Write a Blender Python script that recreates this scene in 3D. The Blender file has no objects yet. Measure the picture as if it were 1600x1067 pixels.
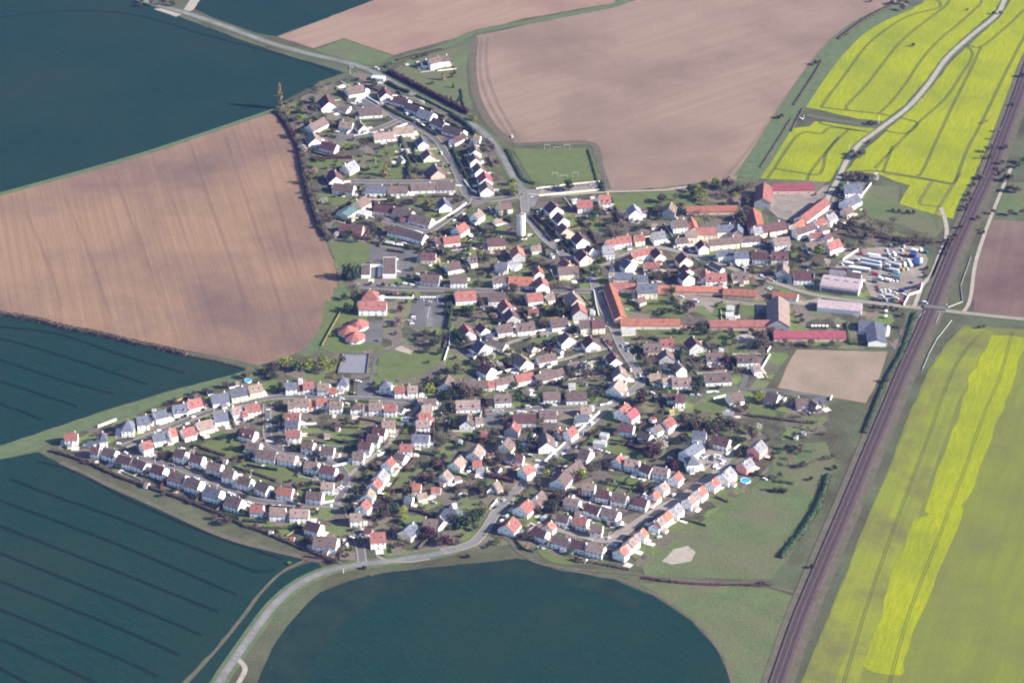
import bpy, math, random
from mathutils import Vector
from mathutils.geometry import tessellate_polygon
random.seed(7)
SC = bpy.context.scene
COL = SC.collection
PI = math.pi
# ------------------------------------------------------------------ camera
F = 4500.0                      # focal length in photo pixels (photo is 1600 x 1067)
DEP = math.radians(30.0)        # how far the camera looks down
H = 1286.0                      # flying height in metres
cam = bpy.data.cameras.new('camera'); camo = bpy.data.objects.new('camera', cam); COL.objects.link(camo)
cam.sensor_width = 36.0; cam.lens = 36.0 * F / 1600.0
cam.clip_start = 5.0; cam.clip_end = 60000.0
camo.location = (0, 0, H); camo.rotation_euler = (PI/2 - DEP, 0, 0)
SC.camera = camo
# ------------------------------------------------------------------ sky, sun, exposure
SUN_EL = math.radians(28.0)
SUN_AZ = math.radians(-12.0)     # the sun stands to the right (+X), a little towards the viewer
sdir = Vector((math.cos(SUN_EL)*math.cos(SUN_AZ), math.cos(SUN_EL)*math.sin(SUN_AZ), math.sin(SUN_EL)))
w = bpy.data.worlds.new('World'); SC.world = w; w.use_nodes = True
nt = w.node_tree; nt.nodes.clear()
out = nt.nodes.new('ShaderNodeOutputWorld'); bg = nt.nodes.new('ShaderNodeBackground'); sky = nt.nodes.new('ShaderNodeTexSky')
sky.sky_type = 'NISHITA'; sky.sun_disc = False; sky.sun_elevation = SUN_EL; sky.sun_rotation = PI/2 - SUN_AZ
sky.altitude = 100; sky.air_density = 1.0; sky.dust_density = 0.6; sky.ozone_density = 2.5
bg.inputs[1].default_value = 0.085
nt.links.new(sky.outputs[0], bg.inputs[0]); nt.links.new(bg.outputs[0], out.inputs[0])
sl = bpy.data.lights.new('sun', 'SUN'); sl.energy = 5.0; sl.angle = math.radians(0.5); sl.color = (1.0, 0.93, 0.84)
so = bpy.data.objects.new('sun', sl); COL.objects.link(so)
so.rotation_euler = sdir.to_track_quat('Z', 'Y').to_euler(); so.location = (600, 2000, 900)
SC.view_settings.view_transform = 'Standard'; SC.view_settings.look = 'None'
SC.view_settings.exposure = 1.5; SC.view_settings.gamma = 1.0
SC.cycles.max_bounces = 4; SC.cycles.volume_bounces = 0; SC.cycles.diffuse_bounces = 2; SC.cycles.glossy_bounces = 2
SC.cycles.volume_max_steps = 64; SC.cycles.pixel_filter_type = 'BLACKMAN_HARRIS'; SC.cycles.filter_width = 2.0
# ------------------------------------------------------------------ photo pixel -> point of the place
cd, sd = math.cos(DEP), math.sin(DEP)
def G(px, py, z=0.0):
    xc, yc = px - 800.0, 533.5 - py
    d = (xc, F*cd + yc*sd, -F*sd + yc*cd)
    t = (z - H) / d[2]
    return Vector((d[0]*t, d[1]*t, z))
def P(v):                       # point -> photo pixel, for counting from the left in the labels
    x, y, z = v[0], v[1], v[2] - H
    dep = y*cd - z*sd
    return 800 + F*x/dep, 533.5 - F*(y*sd + z*cd)/dep
T = {'A1': (420, 80, 7.114), 'A2': (600, 80, 7.114), 'A3': (460, 200, 7.62), 'A4': (640, 200, 7.62), 'A5': (500, 320, 7.62),
     'A6': (680, 320, 7.62), 'A7': (840, 270, 7.62), 'A8': (1020, 270, 7.62), 'B1': (1160, 260, 6.667), 'B2': (1200, 360, 5.614),
     'B3': (840, 390, 7.62), 'B4': (1020, 380, 7.62), 'B5': (500, 430, 7.114), 'B6': (680, 430, 7.62), 'B7': (840, 500, 7.62),
     'B8': (1000, 490, 6.275), 'C1': (680, 540, 7.62), 'C2': (420, 570, 7.62), 'C3': (560, 580, 7.62), 'C4': (80, 580, 5.93),
     'C5': (240, 580, 7.62), 'C6': (180, 680, 7.62), 'C7': (340, 660, 7.62), 'C8': (340, 740, 7.114), 'D1': (520, 660, 7.62),
     'D2': (520, 760, 7.273), 'D3': (660, 640, 7.62), 'D4': (680, 740, 7.62), 'D5': (820, 600, 6.667), 'D6': (780, 740, 7.114),
     'D7': (940, 660, 6.667), 'D8': (940, 740, 6.667), 'E1': (1040, 590, 5.614), 'E2': (880, 560, 7.62), 'E3': (1060, 390, 7.114),
     'E6': (540, 150, 7.62), 'F1': (1300, 370, 8.89), 'Z2': (1180, 0, 3.68), 'Z3': (1380, 270, 3.95), 'PX': (0, 0, 1)}
def tp(t, x, y):
    a = T[t]; return a[0] + x/a[2], a[1] + y/a[2]
# ------------------------------------------------------------------ materials
ALB = 0.60
KEEP = {'pale_paving', 'white_paint', 'white_render', 'cream_render', 'grey_render', 'pink_render', 'coral pink_render', 'tower_concrete', 'pool_water', 'window_glass', 'car_paint_w', 'car_paint_s', 'chimney_brick', 'young_wheat', 'wheel_track_in_wheat'}
def mat(name, c1, c2=None, scale=0.05, detail=4, rough=0.9, c3=None, scale3=0.01, stretch=None, ratio=60, amt=1.0, rnd=0.0, spec=0.05, cells=None, fine=0.0, lo=0.35, hi=0.65, metal=0.0, bump=0.0):
    m = bpy.data.materials.new(name); m.use_nodes = True; n = m.node_tree; b = n.nodes['Principled BSDF']
    b.inputs['Roughness'].default_value = rough; b.inputs['Specular IOR Level'].default_value = spec; b.inputs['Metallic'].default_value = metal
    if name not in KEEP: c1, c2, c3 = [tuple(v*ALB for v in c) if c else c for c in (c1, c2, c3)]
    def N(t): return n.nodes.new(t)
    L = n.links.new
    geo = N('ShaderNodeNewGeometry'); pos = geo.outputs['Position']
    if stretch is not None:     # furrows: noise drawn out along a compass direction of the field
        mp = N('ShaderNodeMapping'); mp.vector_type = 'TEXTURE'; mp.inputs['Rotation'].default_value = (0, 0, stretch)
        mp.inputs['Scale'].default_value = (ratio, 1, 1); L(pos, mp.inputs['Vector']); vec = mp.outputs[0]
    else: vec = pos
    def noise(v, s, d):
        t = N('ShaderNodeTexNoise'); t.inputs['Scale'].default_value = s; t.inputs['Detail'].default_value = d; t.inputs['Roughness'].default_value = 0.62
        L(v, t.inputs['Vector']); return t.outputs['Fac']
    def ramp(f, a, z):
        r = N('ShaderNodeMapRange'); r.inputs['From Min'].default_value = a; r.inputs['From Max'].default_value = z; L(f, r.inputs['Value']); return r.outputs[0]
    def mix(f, A, B, mode='MIX'):
        x = N('ShaderNodeMix'); x.data_type = 'RGBA'; x.blend_type = mode
        if isinstance(f, float): x.inputs[0].default_value = f
        else: L(f, x.inputs[0])
        for i, q in ((6, A), (7, B)):
            if isinstance(q, tuple): x.inputs[i].default_value = (*q, 1)
            else: L(q, x.inputs[i])
        return x.outputs[2]
    col = c1
    if c2: col = mix(ramp(noise(vec, scale, detail), lo, hi), c1, c2)
    if c3: col = mix(ramp(noise(pos, scale3, 5), 0.42, 0.66), col, c3)
    if cells:                   # garden plots: each cell its own tone
        v = N('ShaderNodeTexVoronoi'); v.inputs['Scale'].default_value = cells; L(pos, v.inputs['Vector'])
        s = N('ShaderNodeSeparateColor'); L(v.outputs['Color'], s.inputs[0])
        col = mix(ramp(s.outputs[0], 0.35, 0.9), col, (0.15, 0.12, 0.095)); col = mix(ramp(s.outputs[1], 0.6, 0.95), col, (0.11, 0.14, 0.045))
    if fine:                    # clods, tufts and leaves about a metre across
        f1 = ramp(noise(pos, 0.55, 3), 0.3, 0.7); q = N('ShaderNodeMapRange'); q.inputs['To Min'].default_value = 1-fine; q.inputs['To Max'].default_value = 1+fine; L(f1, q.inputs['Value'])
        h2 = N('ShaderNodeHueSaturation'); L(q.outputs[0], h2.inputs['Value']); L(col, h2.inputs['Color']); col = h2.outputs[0]
    if rnd:
        o = N('ShaderNodeObjectInfo'); hs = N('ShaderNodeHueSaturation')
        r1 = N('ShaderNodeMapRange'); r1.inputs['To Min'].default_value = 1 - rnd; r1.inputs['To Max'].default_value = 1 + rnd
        L(o.outputs['Random'], r1.inputs['Value']); L(r1.outputs[0], hs.inputs['Value'])
        if isinstance(col, tuple): hs.inputs['Color'].default_value = (*col, 1)
        else: L(col, hs.inputs['Color'])
        col = hs.outputs[0]
    if isinstance(col, tuple): b.inputs['Base Color'].default_value = (*col, 1)
    else: L(col, b.inputs['Base Color'])
    if bump:
        bp = N('ShaderNodeBump'); bp.inputs['Strength'].default_value = 1.0; bp.inputs['Distance'].default_value = bump
        L(noise(vec, scale, detail), bp.inputs['Height']); L(bp.outputs[0], b.inputs['Normal'])
    return m
def ang(p, q):                  # world angle of a line seen between two photo points
    a, b = G(*p), G(*q); return math.atan2(b.y - a.y, b.x - a.x)
M = {}
NOSPEC = 0.03
M['ground'] = mat('rough_grass', fine=0.25, c1=(0.11, 0.14, 0.07), c2=(0.16, 0.165, 0.09), scale=0.06, detail=6, c3=(0.10, 0.085, 0.05), scale3=0.02)
M['garden'] = mat('garden_ground', fine=0.4, c1=(0.085, 0.105, 0.05), c2=(0.15, 0.15, 0.085), scale=0.15, detail=6, c3=(0.09, 0.07, 0.06), scale3=0.09, cells=0.06)
M['lawn'] = mat('lawn', fine=0.14, c1=(0.13, 0.175, 0.06), c2=(0.18, 0.20, 0.075), scale=0.1, detail=6)
M['meadow'] = mat('meadow', fine=0.25, c1=(0.115, 0.165, 0.065), c2=(0.17, 0.205, 0.085), scale=0.04, detail=7, c3=(0.18, 0.17, 0.095), scale3=0.022)
M['wheat'] = mat('young_wheat', fine=0.3, c1=(0.0045, 0.023, 0.0165), c2=(0.008, 0.032, 0.0225), scale=0.5, detail=6, stretch=ang((180, 849), (371, 930)), ratio=8, c3=(0.013, 0.029, 0.018), scale3=0.006, bump=0.4)
M['headland'] = mat('thin_young_wheat', fine=0.3, c1=(0.026, 0.052, 0.034), c2=(0.014, 0.038, 0.030), scale=0.05, detail=6)
M['rape_mid'] = mat('half_flowering_rapeseed', fine=0.2, c1=(0.27, 0.30, 0.03), c2=(0.32, 0.345, 0.025), scale=0.08, detail=6, c3=(0.24, 0.28, 0.03), scale3=0.03)
M['wheat_line'] = mat('wheel_track_in_wheat', (0.002, 0.003, 0.006), (0.004, 0.005, 0.008), 0.3)
M['plough'] = mat('ploughed_soil', fine=0.14, c1=(0.32, 0.20, 0.12), c2=(0.39, 0.25, 0.155), scale=0.22, detail=6, stretch=ang((304, 251), (371, 452)), ratio=60, c3=(0.215, 0.14, 0.11), scale3=0.006, bump=0.3, lo=0.36, hi=0.68)
M['plough2'] = mat('harrowed_soil', fine=0.14, c1=(0.335, 0.23, 0.165), c2=(0.38, 0.265, 0.195), scale=0.12, detail=6, stretch=ang((900, 120), (1100, 60)), ratio=30, c3=(0.25, 0.18, 0.13), scale3=0.006)
M['plough3'] = mat('sandy_soil', fine=0.14, c1=(0.36, 0.24, 0.16), c2=(0.40, 0.28, 0.20), scale=0.08, detail=6, stretch=ang((600, 60), (800, 0)), ratio=12, c3=(0.31, 0.19, 0.15), scale3=0.008)
M['soil'] = mat('purple_brown_soil', fine=0.14, c1=(0.22, 0.155, 0.115), c2=(0.26, 0.185, 0.14), scale=0.2, detail=6, stretch=ang((1555, 345), (1530, 480)), ratio=50, c3=(0.17, 0.10, 0.09), scale3=0.01)
M['fallow'] = mat('fallow_soil', fine=0.14, c1=(0.36, 0.27, 0.19), c2=(0.42, 0.32, 0.235), scale=0.12, detail=7, c3=(0.30, 0.24, 0.16), scale3=0.03)
M['rape'] = mat('flowering_rapeseed', fine=0.14, c1=(0.32, 0.36, 0.010), c2=(0.40, 0.42, 0.012), scale=0.25, detail=7, stretch=ang((1430, 270), (1540, 40)), ratio=4, c3=(0.27, 0.31, 0.02), scale3=0.014, bump=0.5)
M['rape_thin'] = mat('thin_rapeseed', fine=0.14, c1=(0.235, 0.265, 0.04), c2=(0.30, 0.325, 0.035), scale=0.12, detail=7, stretch=ang((1320, 1000), (1500, 560)), ratio=40, c3=(0.19, 0.185, 0.06), scale3=0.02, bump=0.3)
M['rape_side'] = mat('sparse_rapeseed', fine=0.14, c1=(0.20, 0.225, 0.04), c2=(0.24, 0.26, 0.04), scale=0.1, detail=7, stretch=ang((1320, 1000), (1500, 560)), ratio=14, c3=(0.19, 0.195, 0.055), scale3=0.014)
M['rape_line'] = mat('wheel_track_in_rapeseed', (0.09, 0.10, 0.045), (0.14, 0.15, 0.05), 0.3)
M['asphalt'] = mat('asphalt', (0.17, 0.16, 0.155), (0.21, 0.20, 0.19), 0.12, 6, c3=(0.15, 0.145, 0.14), scale3=0.05)
M['main'] = mat('worn_asphalt', (0.24, 0.23, 0.215), (0.33, 0.315, 0.295), 0.14, 6, c3=(0.21, 0.20, 0.19), scale3=0.04)
M['track'] = mat('chalky_track', fine=0.14, c1=(0.42, 0.37, 0.29), c2=(0.52, 0.46, 0.37), scale=0.15, detail=6)
M['yard'] = mat('gravel_yard', fine=0.14, c1=(0.33, 0.28, 0.23), c2=(0.42, 0.36, 0.30), scale=0.1, detail=6, c3=(0.26, 0.22, 0.19), scale3=0.06)
M['verge'] = mat('grass_verge', fine=0.14, c1=(0.115, 0.165, 0.075), c2=(0.17, 0.20, 0.095), scale=0.12, detail=6)
M['dirt'] = mat('dirt_strip', fine=0.14, c1=(0.20, 0.16, 0.115), c2=(0.13, 0.13, 0.08), scale=0.12, detail=6)
M['ballast'] = mat('railway_ballast', fine=0.2, c1=(0.125, 0.092, 0.088), c2=(0.165, 0.12, 0.11), scale=0.5, detail=6)
M['steel'] = mat('rail_steel', (0.18, 0.14, 0.14), rough=0.5, metal=0.4)
M['paint'] = mat('white_paint', (0.8, 0.8, 0.78), rough=0.7)
M['glass'] = mat('window_glass', (0.035, 0.04, 0.06), rough=0.2, spec=0.5)
M['door'] = mat('painted_door', (0.16, 0.11, 0.09), rnd=0.5)
M['brick'] = mat('chimney_brick', (0.45, 0.33, 0.27), rnd=0.3)
M['lane'] = mat('paved_lane', (0.33, 0.28, 0.24), (0.40, 0.35, 0.30), 0.15, 6)
M['grave'] = mat('grave_stone', (0.4, 0.38, 0.38), rnd=0.5)
M['pool'] = mat('pool_water', (0.03, 0.30, 0.60), rough=0.1, spec=0.6)
M['tank'] = mat('tower_concrete', (0.62, 0.60, 0.54), (0.7, 0.68, 0.62), 0.4, c3=(0.5, 0.48, 0.44), scale3=0.25)
M['sport'] = mat('sports_surface', (0.26, 0.26, 0.29), (0.31, 0.31, 0.34), 0.2)
RC = {'b': ('dark brown', (0.20, 0.145, 0.13)), 'm': ('maroon', (0.165, 0.088, 0.088)), 'p': ('pinkish brown', (0.37, 0.27, 0.235)),
      'r': ('red', (0.385, 0.165, 0.14)), 'o': ('orange', (0.46, 0.185, 0.125)), 's': ('slate grey', (0.17, 0.18, 0.225)),
      'g': ('light grey', (0.33, 0.32, 0.34)), 't': ('tan', (0.32, 0.245, 0.19)), 'w': ('white', (0.6, 0.6, 0.6)),
      'P': ('pale pink', (0.50, 0.39, 0.40)), 'R': ('crimson', (0.38, 0.11, 0.13)), 'c': ('teal', (0.17, 0.26, 0.27)), 'y': ('yellow', (0.6, 0.45, 0.1)), 'B': ('blue', (0.06, 0.12, 0.3)), 'd': ('dark', (0.05, 0.05, 0.07))}
for k, (nm, c) in RC.items():
    M['roof_'+k] = mat(nm.replace(' ', '_')+'_roofing', c, tuple(v*1.28 for v in c), 0.9, 5, rnd=0.18, c3=tuple(v*0.8 for v in c), scale3=0.35)
WC = {'w': ('white', (0.86, 0.85, 0.82)), 'c': ('cream', (0.80, 0.71, 0.53)), 'g': ('grey', (0.42, 0.41, 0.40)), 'k': ('pink', (0.62, 0.42, 0.34)), 'q': ('coral pink', (0.75, 0.34, 0.27))}
for k, (nm, c) in WC.items(): M['wall_'+k] = mat(nm+'_render', c, tuple(v*0.93 for v in c), 0.6, 4, rnd=0.08)
TC = {'d': (0.06, 0.09, 0.042), 'y': (0.24, 0.27, 0.05), 'b': (0.22, 0.175, 0.12), 'w': (0.55, 0.50, 0.42), 'm': (0.095, 0.045, 0.05),
      'g': (0.11, 0.15, 0.045), 'o': (0.32, 0.25, 0.11), 'k': (0.33, 0.20, 0.17), 'h': (0.11, 0.09, 0.065)}
TN = {'d': 'dark green', 'y': 'yellow-green', 'b': 'bare brown', 'w': 'pale blossoming', 'm': 'dark maroon', 'g': 'leafy green', 'o': 'ochre', 'k': 'pink-budded', 'h': 'dark brown'}
for k, c in TC.items(): M['leaf_'+k] = mat(TN[k].replace(' ', '_').replace('-', '_')+'_leaves', tuple(v*0.8 for v in c), tuple(v*1.45 for v in c), 0.5, 3, rnd=0.22)
M['bark'] = mat('bark', (0.09, 0.07, 0.055))
# ------------------------------------------------------------------ object helpers
class MB:
    def __init__(s): s.v = []; s.f = []; s.mi = []
    def face(s, pts, mi=0):
        n = len(s.v); s.v += [tuple(p) for p in pts]; s.f.append(tuple(range(n, n+len(pts)))); s.mi.append(mi)
    def box(s, x0, y0, z0, x1, y1, z1, mi=0):
        n = len(s.v); s.v += [(x, y, z) for z in (z0, z1) for y in (y0, y1) for x in (x0, x1)]
        for f in ((0, 2, 3, 1), (4, 5, 7, 6), (0, 1, 5, 4), (2, 6, 7, 3), (0, 4, 6, 2), (1, 3, 7, 5)): s.f.append(tuple(n+i for i in f)); s.mi.append(mi)
    def prism(s, poly, z0, z1, mi=0):
        n = len(s.v); k = len(poly); s.v += [(x, y, z0) for x, y in poly] + [(x, y, z1) for x, y in poly]
        s.f.append(tuple(n+k+i for i in range(k))); s.mi.append(mi); s.f.append(tuple(n+k-1-i for i in range(k))); s.mi.append(mi)
        for i in range(k): j = (i+1) % k; s.f.append((n+i, n+j, n+k+j, n+k+i)); s.mi.append(mi)
    def loft(s, rings, mi=0, cap=True):
        n = len(s.v); k = len(rings[0])
        for r in rings: s.v += [tuple(p) for p in r]
        for a in range(len(rings)-1):
            for i in range(k): j = (i+1) % k; s.f.append((n+a*k+i, n+a*k+j, n+(a+1)*k+j, n+(a+1)*k+i)); s.mi.append(mi)
        if cap: s.f.append(tuple(n+k-1-i for i in range(k))); s.mi.append(mi); m_ = n+(len(rings)-1)*k; s.f.append(tuple(m_+i for i in range(k))); s.mi.append(mi)
    def mesh(s, name, mats):
        me = bpy.data.meshes.new(name); me.from_pydata(s.v, [], s.f)
        for m in (mats if isinstance(mats, (list, tuple)) else [mats]): me.materials.append(M[m] if isinstance(m, str) else m)
        if any(s.mi): me.polygons.foreach_set('material_index', s.mi)
        me.update(); return me
    def build(s, name, mats, parent=None, loc=None, rz=0): return link(name, s.mesh(name, mats), parent, loc, rz)
def link(name, me, parent=None, loc=None, rz=0):
    o = bpy.data.objects.new(name, me); COL.objects.link(o)
    if parent: o.parent = parent
    if loc is not None: o.location = loc
    if rz: o.rotation_euler = (0, 0, rz)
    return o
def copy_tree(o, parent=None):
    c = o.copy(); COL.objects.link(c); c.parent = parent
    for ch in list(KIDS.get(o.name, [])): KIDS.setdefault(c.name, []).append(copy_tree(ch, c))
    return c
KIDS = {}
def kid(p, c): KIDS.setdefault(p.name, []).append(c); return c
THINGS = []                     # (object, noun phrase, category, group) - named by place further down
def thing(o, noun, cat, group=None, fixed=None): THINGS.append((o, noun, cat, group, fixed)); return o
def structure(name, mb, m): o = mb.build(name, m); o['kind'] = 'structure'; return o
def smooth(pts, n=6, closed=False):
    P_ = [Vector(p) for p in pts]; out_ = []
    k = len(P_)
    for i in range(k-1):
        a, b, c, d = P_[max(i-1, 0)], P_[i], P_[i+1], P_[min(i+2, k-1)]
        for j in range(n):
            t = j/n; out_.append(0.5*((2*b) + (c-a)*t + (2*a-5*b+4*c-d)*t*t + (3*b-a-3*c+d)*t**3))
    out_.append(P_[-1]); return out_
def W_(pts, z=0.0): return [G(x, y, z) for x, y in pts]
NAREA = 0
def area(name, pts, z, m, soft=0, jit=1.0):
    g = W_(pts)
    global NAREA
    NAREA += 1; z = z + 0.001*NAREA
    if soft: g = smooth(g + [g[0]], soft)[:-1]
    else:                       # uneven edges, as a drill or a mower leaves them
        r = random.Random(int(g[0].x)); h = []
        for i in range(len(g)):
            a, b = g[i], g[(i+1) % len(g)]; L = (b-a).length; k = min(60, max(1, int(L/(9 if jit < 1.5 else 17))))
            h.append(a)
            for j in range(1, k): h.append(a.lerp(b, j/k) + Vector((r.uniform(-0.6, 0.6)*jit, r.uniform(-0.9, 0.9)*jit, 0)))
        g = h if jit < 1.5 else smooth(h + [h[0]], 3)[:-1]
    tri = tessellate_polygon([[Vector((p.x, p.y, 0)) for p in g]])
    mb = MB(); mb.v = [(p.x, p.y, z) for p in g]
    for t in tri:
        a, b, c = (g[i] for i in t)
        if (b.x-a.x)*(c.y-a.y) - (b.y-a.y)*(c.x-a.x) < 0: t = (t[0], t[2], t[1])
        mb.f.append(tuple(t)); mb.mi.append(0)
    return structure(name, mb, m)
def ribbon(mb, g, wd, z, z0=None, mi=0):
    L_, R_ = [], []
    for i, p in enumerate(g):
        d = (g[min(i+1, len(g)-1)] - g[max(i-1, 0)]); d.z = 0
        if d.length < 1e-6: d = Vector((1, 0, 0))
        d.normalize(); n = Vector((-d.y, d.x, 0))*wd/2
        L_.append((p.x+n.x, p.y+n.y)); R_.append((p.x-n.x, p.y-n.y))
    for i in range(len(g)-1):
        mb.face([(*R_[i], z), (*R_[i+1], z), (*L_[i+1], z), (*L_[i], z)], mi)
        if z0 is not None:
            mb.face([(*R_[i], z0), (*R_[i+1], z0), (*R_[i+1], z), (*R_[i], z)], mi); mb.face([(*L_[i+1], z0), (*L_[i], z0), (*L_[i], z), (*L_[i+1], z)], mi)
    if z0 is not None:
        for i in (0, len(g)-1): mb.face([(*L_[i], z0), (*R_[i], z0), (*R_[i], z), (*L_[i], z)], mi)
def strip(name, pts, wd, z, m, n=6, off=0.0):
    g = smooth(W_(pts), n); mb = MB(); ribbon(mb, g, wd, z); return structure(name, mb, m)
# ------------------------------------------------------------------ ground and fields
mb = MB(); mb.face([(-9000, -3000, 0), (9000, -3000, 0), (9000, 20000, 0), (-9000, 20000, 0)]); structure('ground', mb, 'ground')
area('village_ground', [(440, 165), (500, 140), (560, 112), (640, 140), (735, 185), (790, 240), (830, 290), (940, 295), (1080, 290), (1180, 275), (1300, 285), (1370, 285), (1345, 340), (1440, 380), (1450, 440), (1420, 480), (1400, 545), (1240, 545), (1195, 607), (1290, 625), (1300, 670), (1215, 690), (1200, 735), (1120, 810), (1000, 885), (900, 880), (800, 850), (730, 860), (600, 878), (520, 872), (380, 818), (180, 745), (90, 700), (100, 680), (240, 640), (420, 595), (520, 555), (530, 440), (500, 340), (470, 250)], 0.06, 'garden')
def field(name, pts, m, soft=0, z=0.12, jit=1.0): return area(name, pts, z, m, soft, jit)
field('wheat_field', [(-900, -500), (100, -40), (236, 10), (300, 34), (420, 78), (538, 114), (500, 128), (440, 160), (428, 172), (240, 235), (0, 302), (-900, 560)], 'wheat')
field('wheat_field', [(290, -60), (305, 14), (330, 27), (400, 52), (432, 57), (587, 0), (760, -70)], 'wheat')
field('ploughed_field', [(433, 58), (587, 0), (790, -80), (1000, -80), (960, 5), (820, 29), (740, 52), (615, 87), (537, 60), (490, 76)], 'plough3')
field('grass_field', [(492, 79), (537, 61), (615, 88), (590, 103), (562, 100)], 'meadow')
field('ploughed_field', [(745, 56), (830, 38), (960, 12), (1020, -8), (1120, -80), (1440, -80), (1400, 0), (1420, 8), (1338, 34), (1290, 72), (1236, 150), (1176, 245), (1150, 280), (1080, 288), (1000, 296), (948, 301), (940, 285), (925, 226), (806, 226), (772, 200), (746, 150), (740, 100)], 'plough2')
strip('field_margin', [(742, 60), (738, 100), (744, 150), (768, 196), (800, 222)], 9, 0.16, 'dirt')
strip('field_margin', [(806, 226), (860, 224), (925, 225), (938, 262), (950, 296)], 7, 0.17, 'dirt')
strip('grass_margin', [(610, 97), (690, 74), (745, 50), (830, 34), (960, 8), (1010, -20)], 10, 0.14, 'verge')
strip('grass_margin', [(1415, 8), (1350, 38), (1300, 82), (1245, 158), (1186, 250), (1166, 278)], 26, 0.14, 'verge')
field('rapeseed_field', [(1178, 279), (1200, 240), (1223, 203), (1264, 198), (1274, 190), (1372, 202), (1354, 215), (1327, 239), (1310, 262), (1296, 284), (1230, 281)], 'rape')
field('rapeseed_field', [(1253, 166), (1272, 141), (1316, 87), (1354, 46), (1403, 22), (1441, 6), (1470, -60), (1610, -60), (1564, 0), (1552, 20), (1513, 53), (1474, 88), (1445, 128), (1412, 166), (1380, 190), (1340, 186)], 'rape')
field('rapeseed_field', [(1320, 270), (1350, 235), (1385, 205), (1427, 168), (1460, 132), (1488, 95), (1524, 62), (1562, 28), (1580, 0), (1620, -60), (1720, -60), (1640, 60), (1600, 108), (1575, 150), (1545, 225), (1522, 275), (1500, 312), (1489, 342), (1466, 337), (1405, 319), (1422, 290), (1400, 284), (1372, 272)], 'rape')
field('rapeseed_field', [(1507, 509), (1600, 515), (1900, 530), (2100, 1500), (1100, 1500), (1251, 1067), (1310, 922), (1371, 770), (1387, 734), (1419, 652), (1452, 576), (1480, 535)], 'rape_side')
field('rapeseed_band', [(1505, 514), (1552, 518), (1540, 545), (1500, 620), (1470, 700), (1440, 790), (1405, 880), (1378, 960), (1345, 1060), (1260, 1300), (1160, 1300), (1254, 1067), (1312, 924), (1373, 772), (1421, 655), (1455, 578), (1484, 535)], 'rape_thin', z=0.17, jit=2)
field('rapeseed_band', [(1548, 524), (1602, 528), (1588, 580), (1571, 625), (1541, 707), (1522, 761), (1503, 788), (1470, 806), (1446, 800), (1455, 765), (1464, 735), (1482, 690), (1505, 620), (1530, 560)], 'rape', z=0.2, jit=3.5)
field('rapeseed_band', [(1428, 812), (1503, 790), (1490, 840), (1476, 871), (1455, 925), (1441, 956), (1420, 1010), (1408, 1055), (1352, 1045), (1362, 1000), (1378, 962), (1392, 900), (1404, 872), (1418, 836)], 'rape', z=0.2, jit=3.5)
field('wheat_field', [(-800, 400), (0, 492), (90, 509), (210, 533), (294, 554), (386, 578), (360, 586), (270, 609), (180, 636), (90, 666), (0, 696), (-800, 930)], 'wheat')
field('grass_margin', [(388, 579), (420, 588), (360, 600), (280, 622), (190, 655), (100, 682), (60, 702), (0, 718), (-800, 1000), (-800, 935), (0, 697), (90, 667), (180, 637), (270, 610), (360, 587)], 'verge')
field('ploughed_field', [(-300, 396), (0, 306), (120, 274), (242, 238), (428, 176), (455, 213), (472, 262), (492, 330), (506, 370), (520, 405), (528, 440), (518, 480), (495, 525), (470, 550), (405, 571), (375, 565), (294, 548), (150, 520), (0, 488), (-300, 446)], 'plough')
strip('grass_margin', [(-200, 360), (0, 304), (120, 271), (242, 235), (430, 172)], 7, 0.2, 'verge')
strip('grass_margin', [(474, 556), (500, 528), (524, 482), (532, 450)], 12, 0.15, 'verge')
field('wheat_field', [(-900, 1000), (-20, 722), (60, 706), (90, 722), (160, 757), (250, 796), (350, 841), (440, 866), (474, 874), (440, 893), (402, 928), (372, 968), (330, 1020), (262, 1090), (100, 1300), (-900, 1500)], 'wheat')
strip('dirt_margin', [(475, 876), (440, 894), (404, 930), (374, 970), (330, 1024), (262, 1090)], 2.6, 0.2, 'dirt')
strip('dirt_margin', [(95, 722), (160, 753), (250, 793), (350, 838), (430, 860), (500, 876)], 5, 0.18, 'dirt')
strip('wheat_belt', [(500, 882), (455, 898), (425, 925), (400, 960), (360, 1010), (290, 1090)], 13, 0.15, 'wheat')
field('wheat_field', [(760, 878), (700, 884), (620, 892), (560, 903), (500, 925), (460, 965), (430, 1005), (405, 1060), (360, 1300), (1260, 1300), (1150, 1100), (1140, 1060), (1122, 1018), (1080, 970), (1020, 930), (960, 905), (880, 892), (810, 872)], 'wheat')
field('wheat_headland', [(760, 879), (700, 885), (620, 893), (560, 904), (500, 926), (460, 966), (430, 1006), (405, 1061), (375, 1200), (470, 1200), (480, 1060), (505, 1010), (540, 970), (600, 935), (680, 912), (760, 900), (850, 905), (930, 925), (980, 950), (1000, 940), (960, 907), (880, 893), (810, 873)], 'headland', z=0.15, jit=3)
strip('dirt_margin', [(880, 890), (960, 903), (1022, 928), (1083, 969), (1125, 1018), (1142, 1060), (1180, 1200)], 2.5, 0.18, 'dirt')
field('grass_field', [(990, 909), (1100, 914), (1200, 918), (1246, 934), (1236, 968), (1190, 1080), (1150, 1160), (1144, 1058), (1124, 1014), (1084, 966), (1022, 924)], 'meadow', z=0.1)
field('meadow', [(1110, 805), (1205, 740), (1210, 695), (1290, 690), (1306, 725), (1280, 790), (1240, 860), (1205, 905), (1010, 900), (1000, 882)], 'meadow')
field('fallow_plot', [(1245, 546), (1387, 549), (1374, 590), (1353, 630), (1290, 620), (1215, 606), (1228, 575)], 'fallow')
field('ploughed_field', [(1552, 343), (1600, 346), (1900, 360), (1900, 510), (1602, 500), (1520, 490), (1522, 430), (1534, 385)], 'soil')
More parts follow.
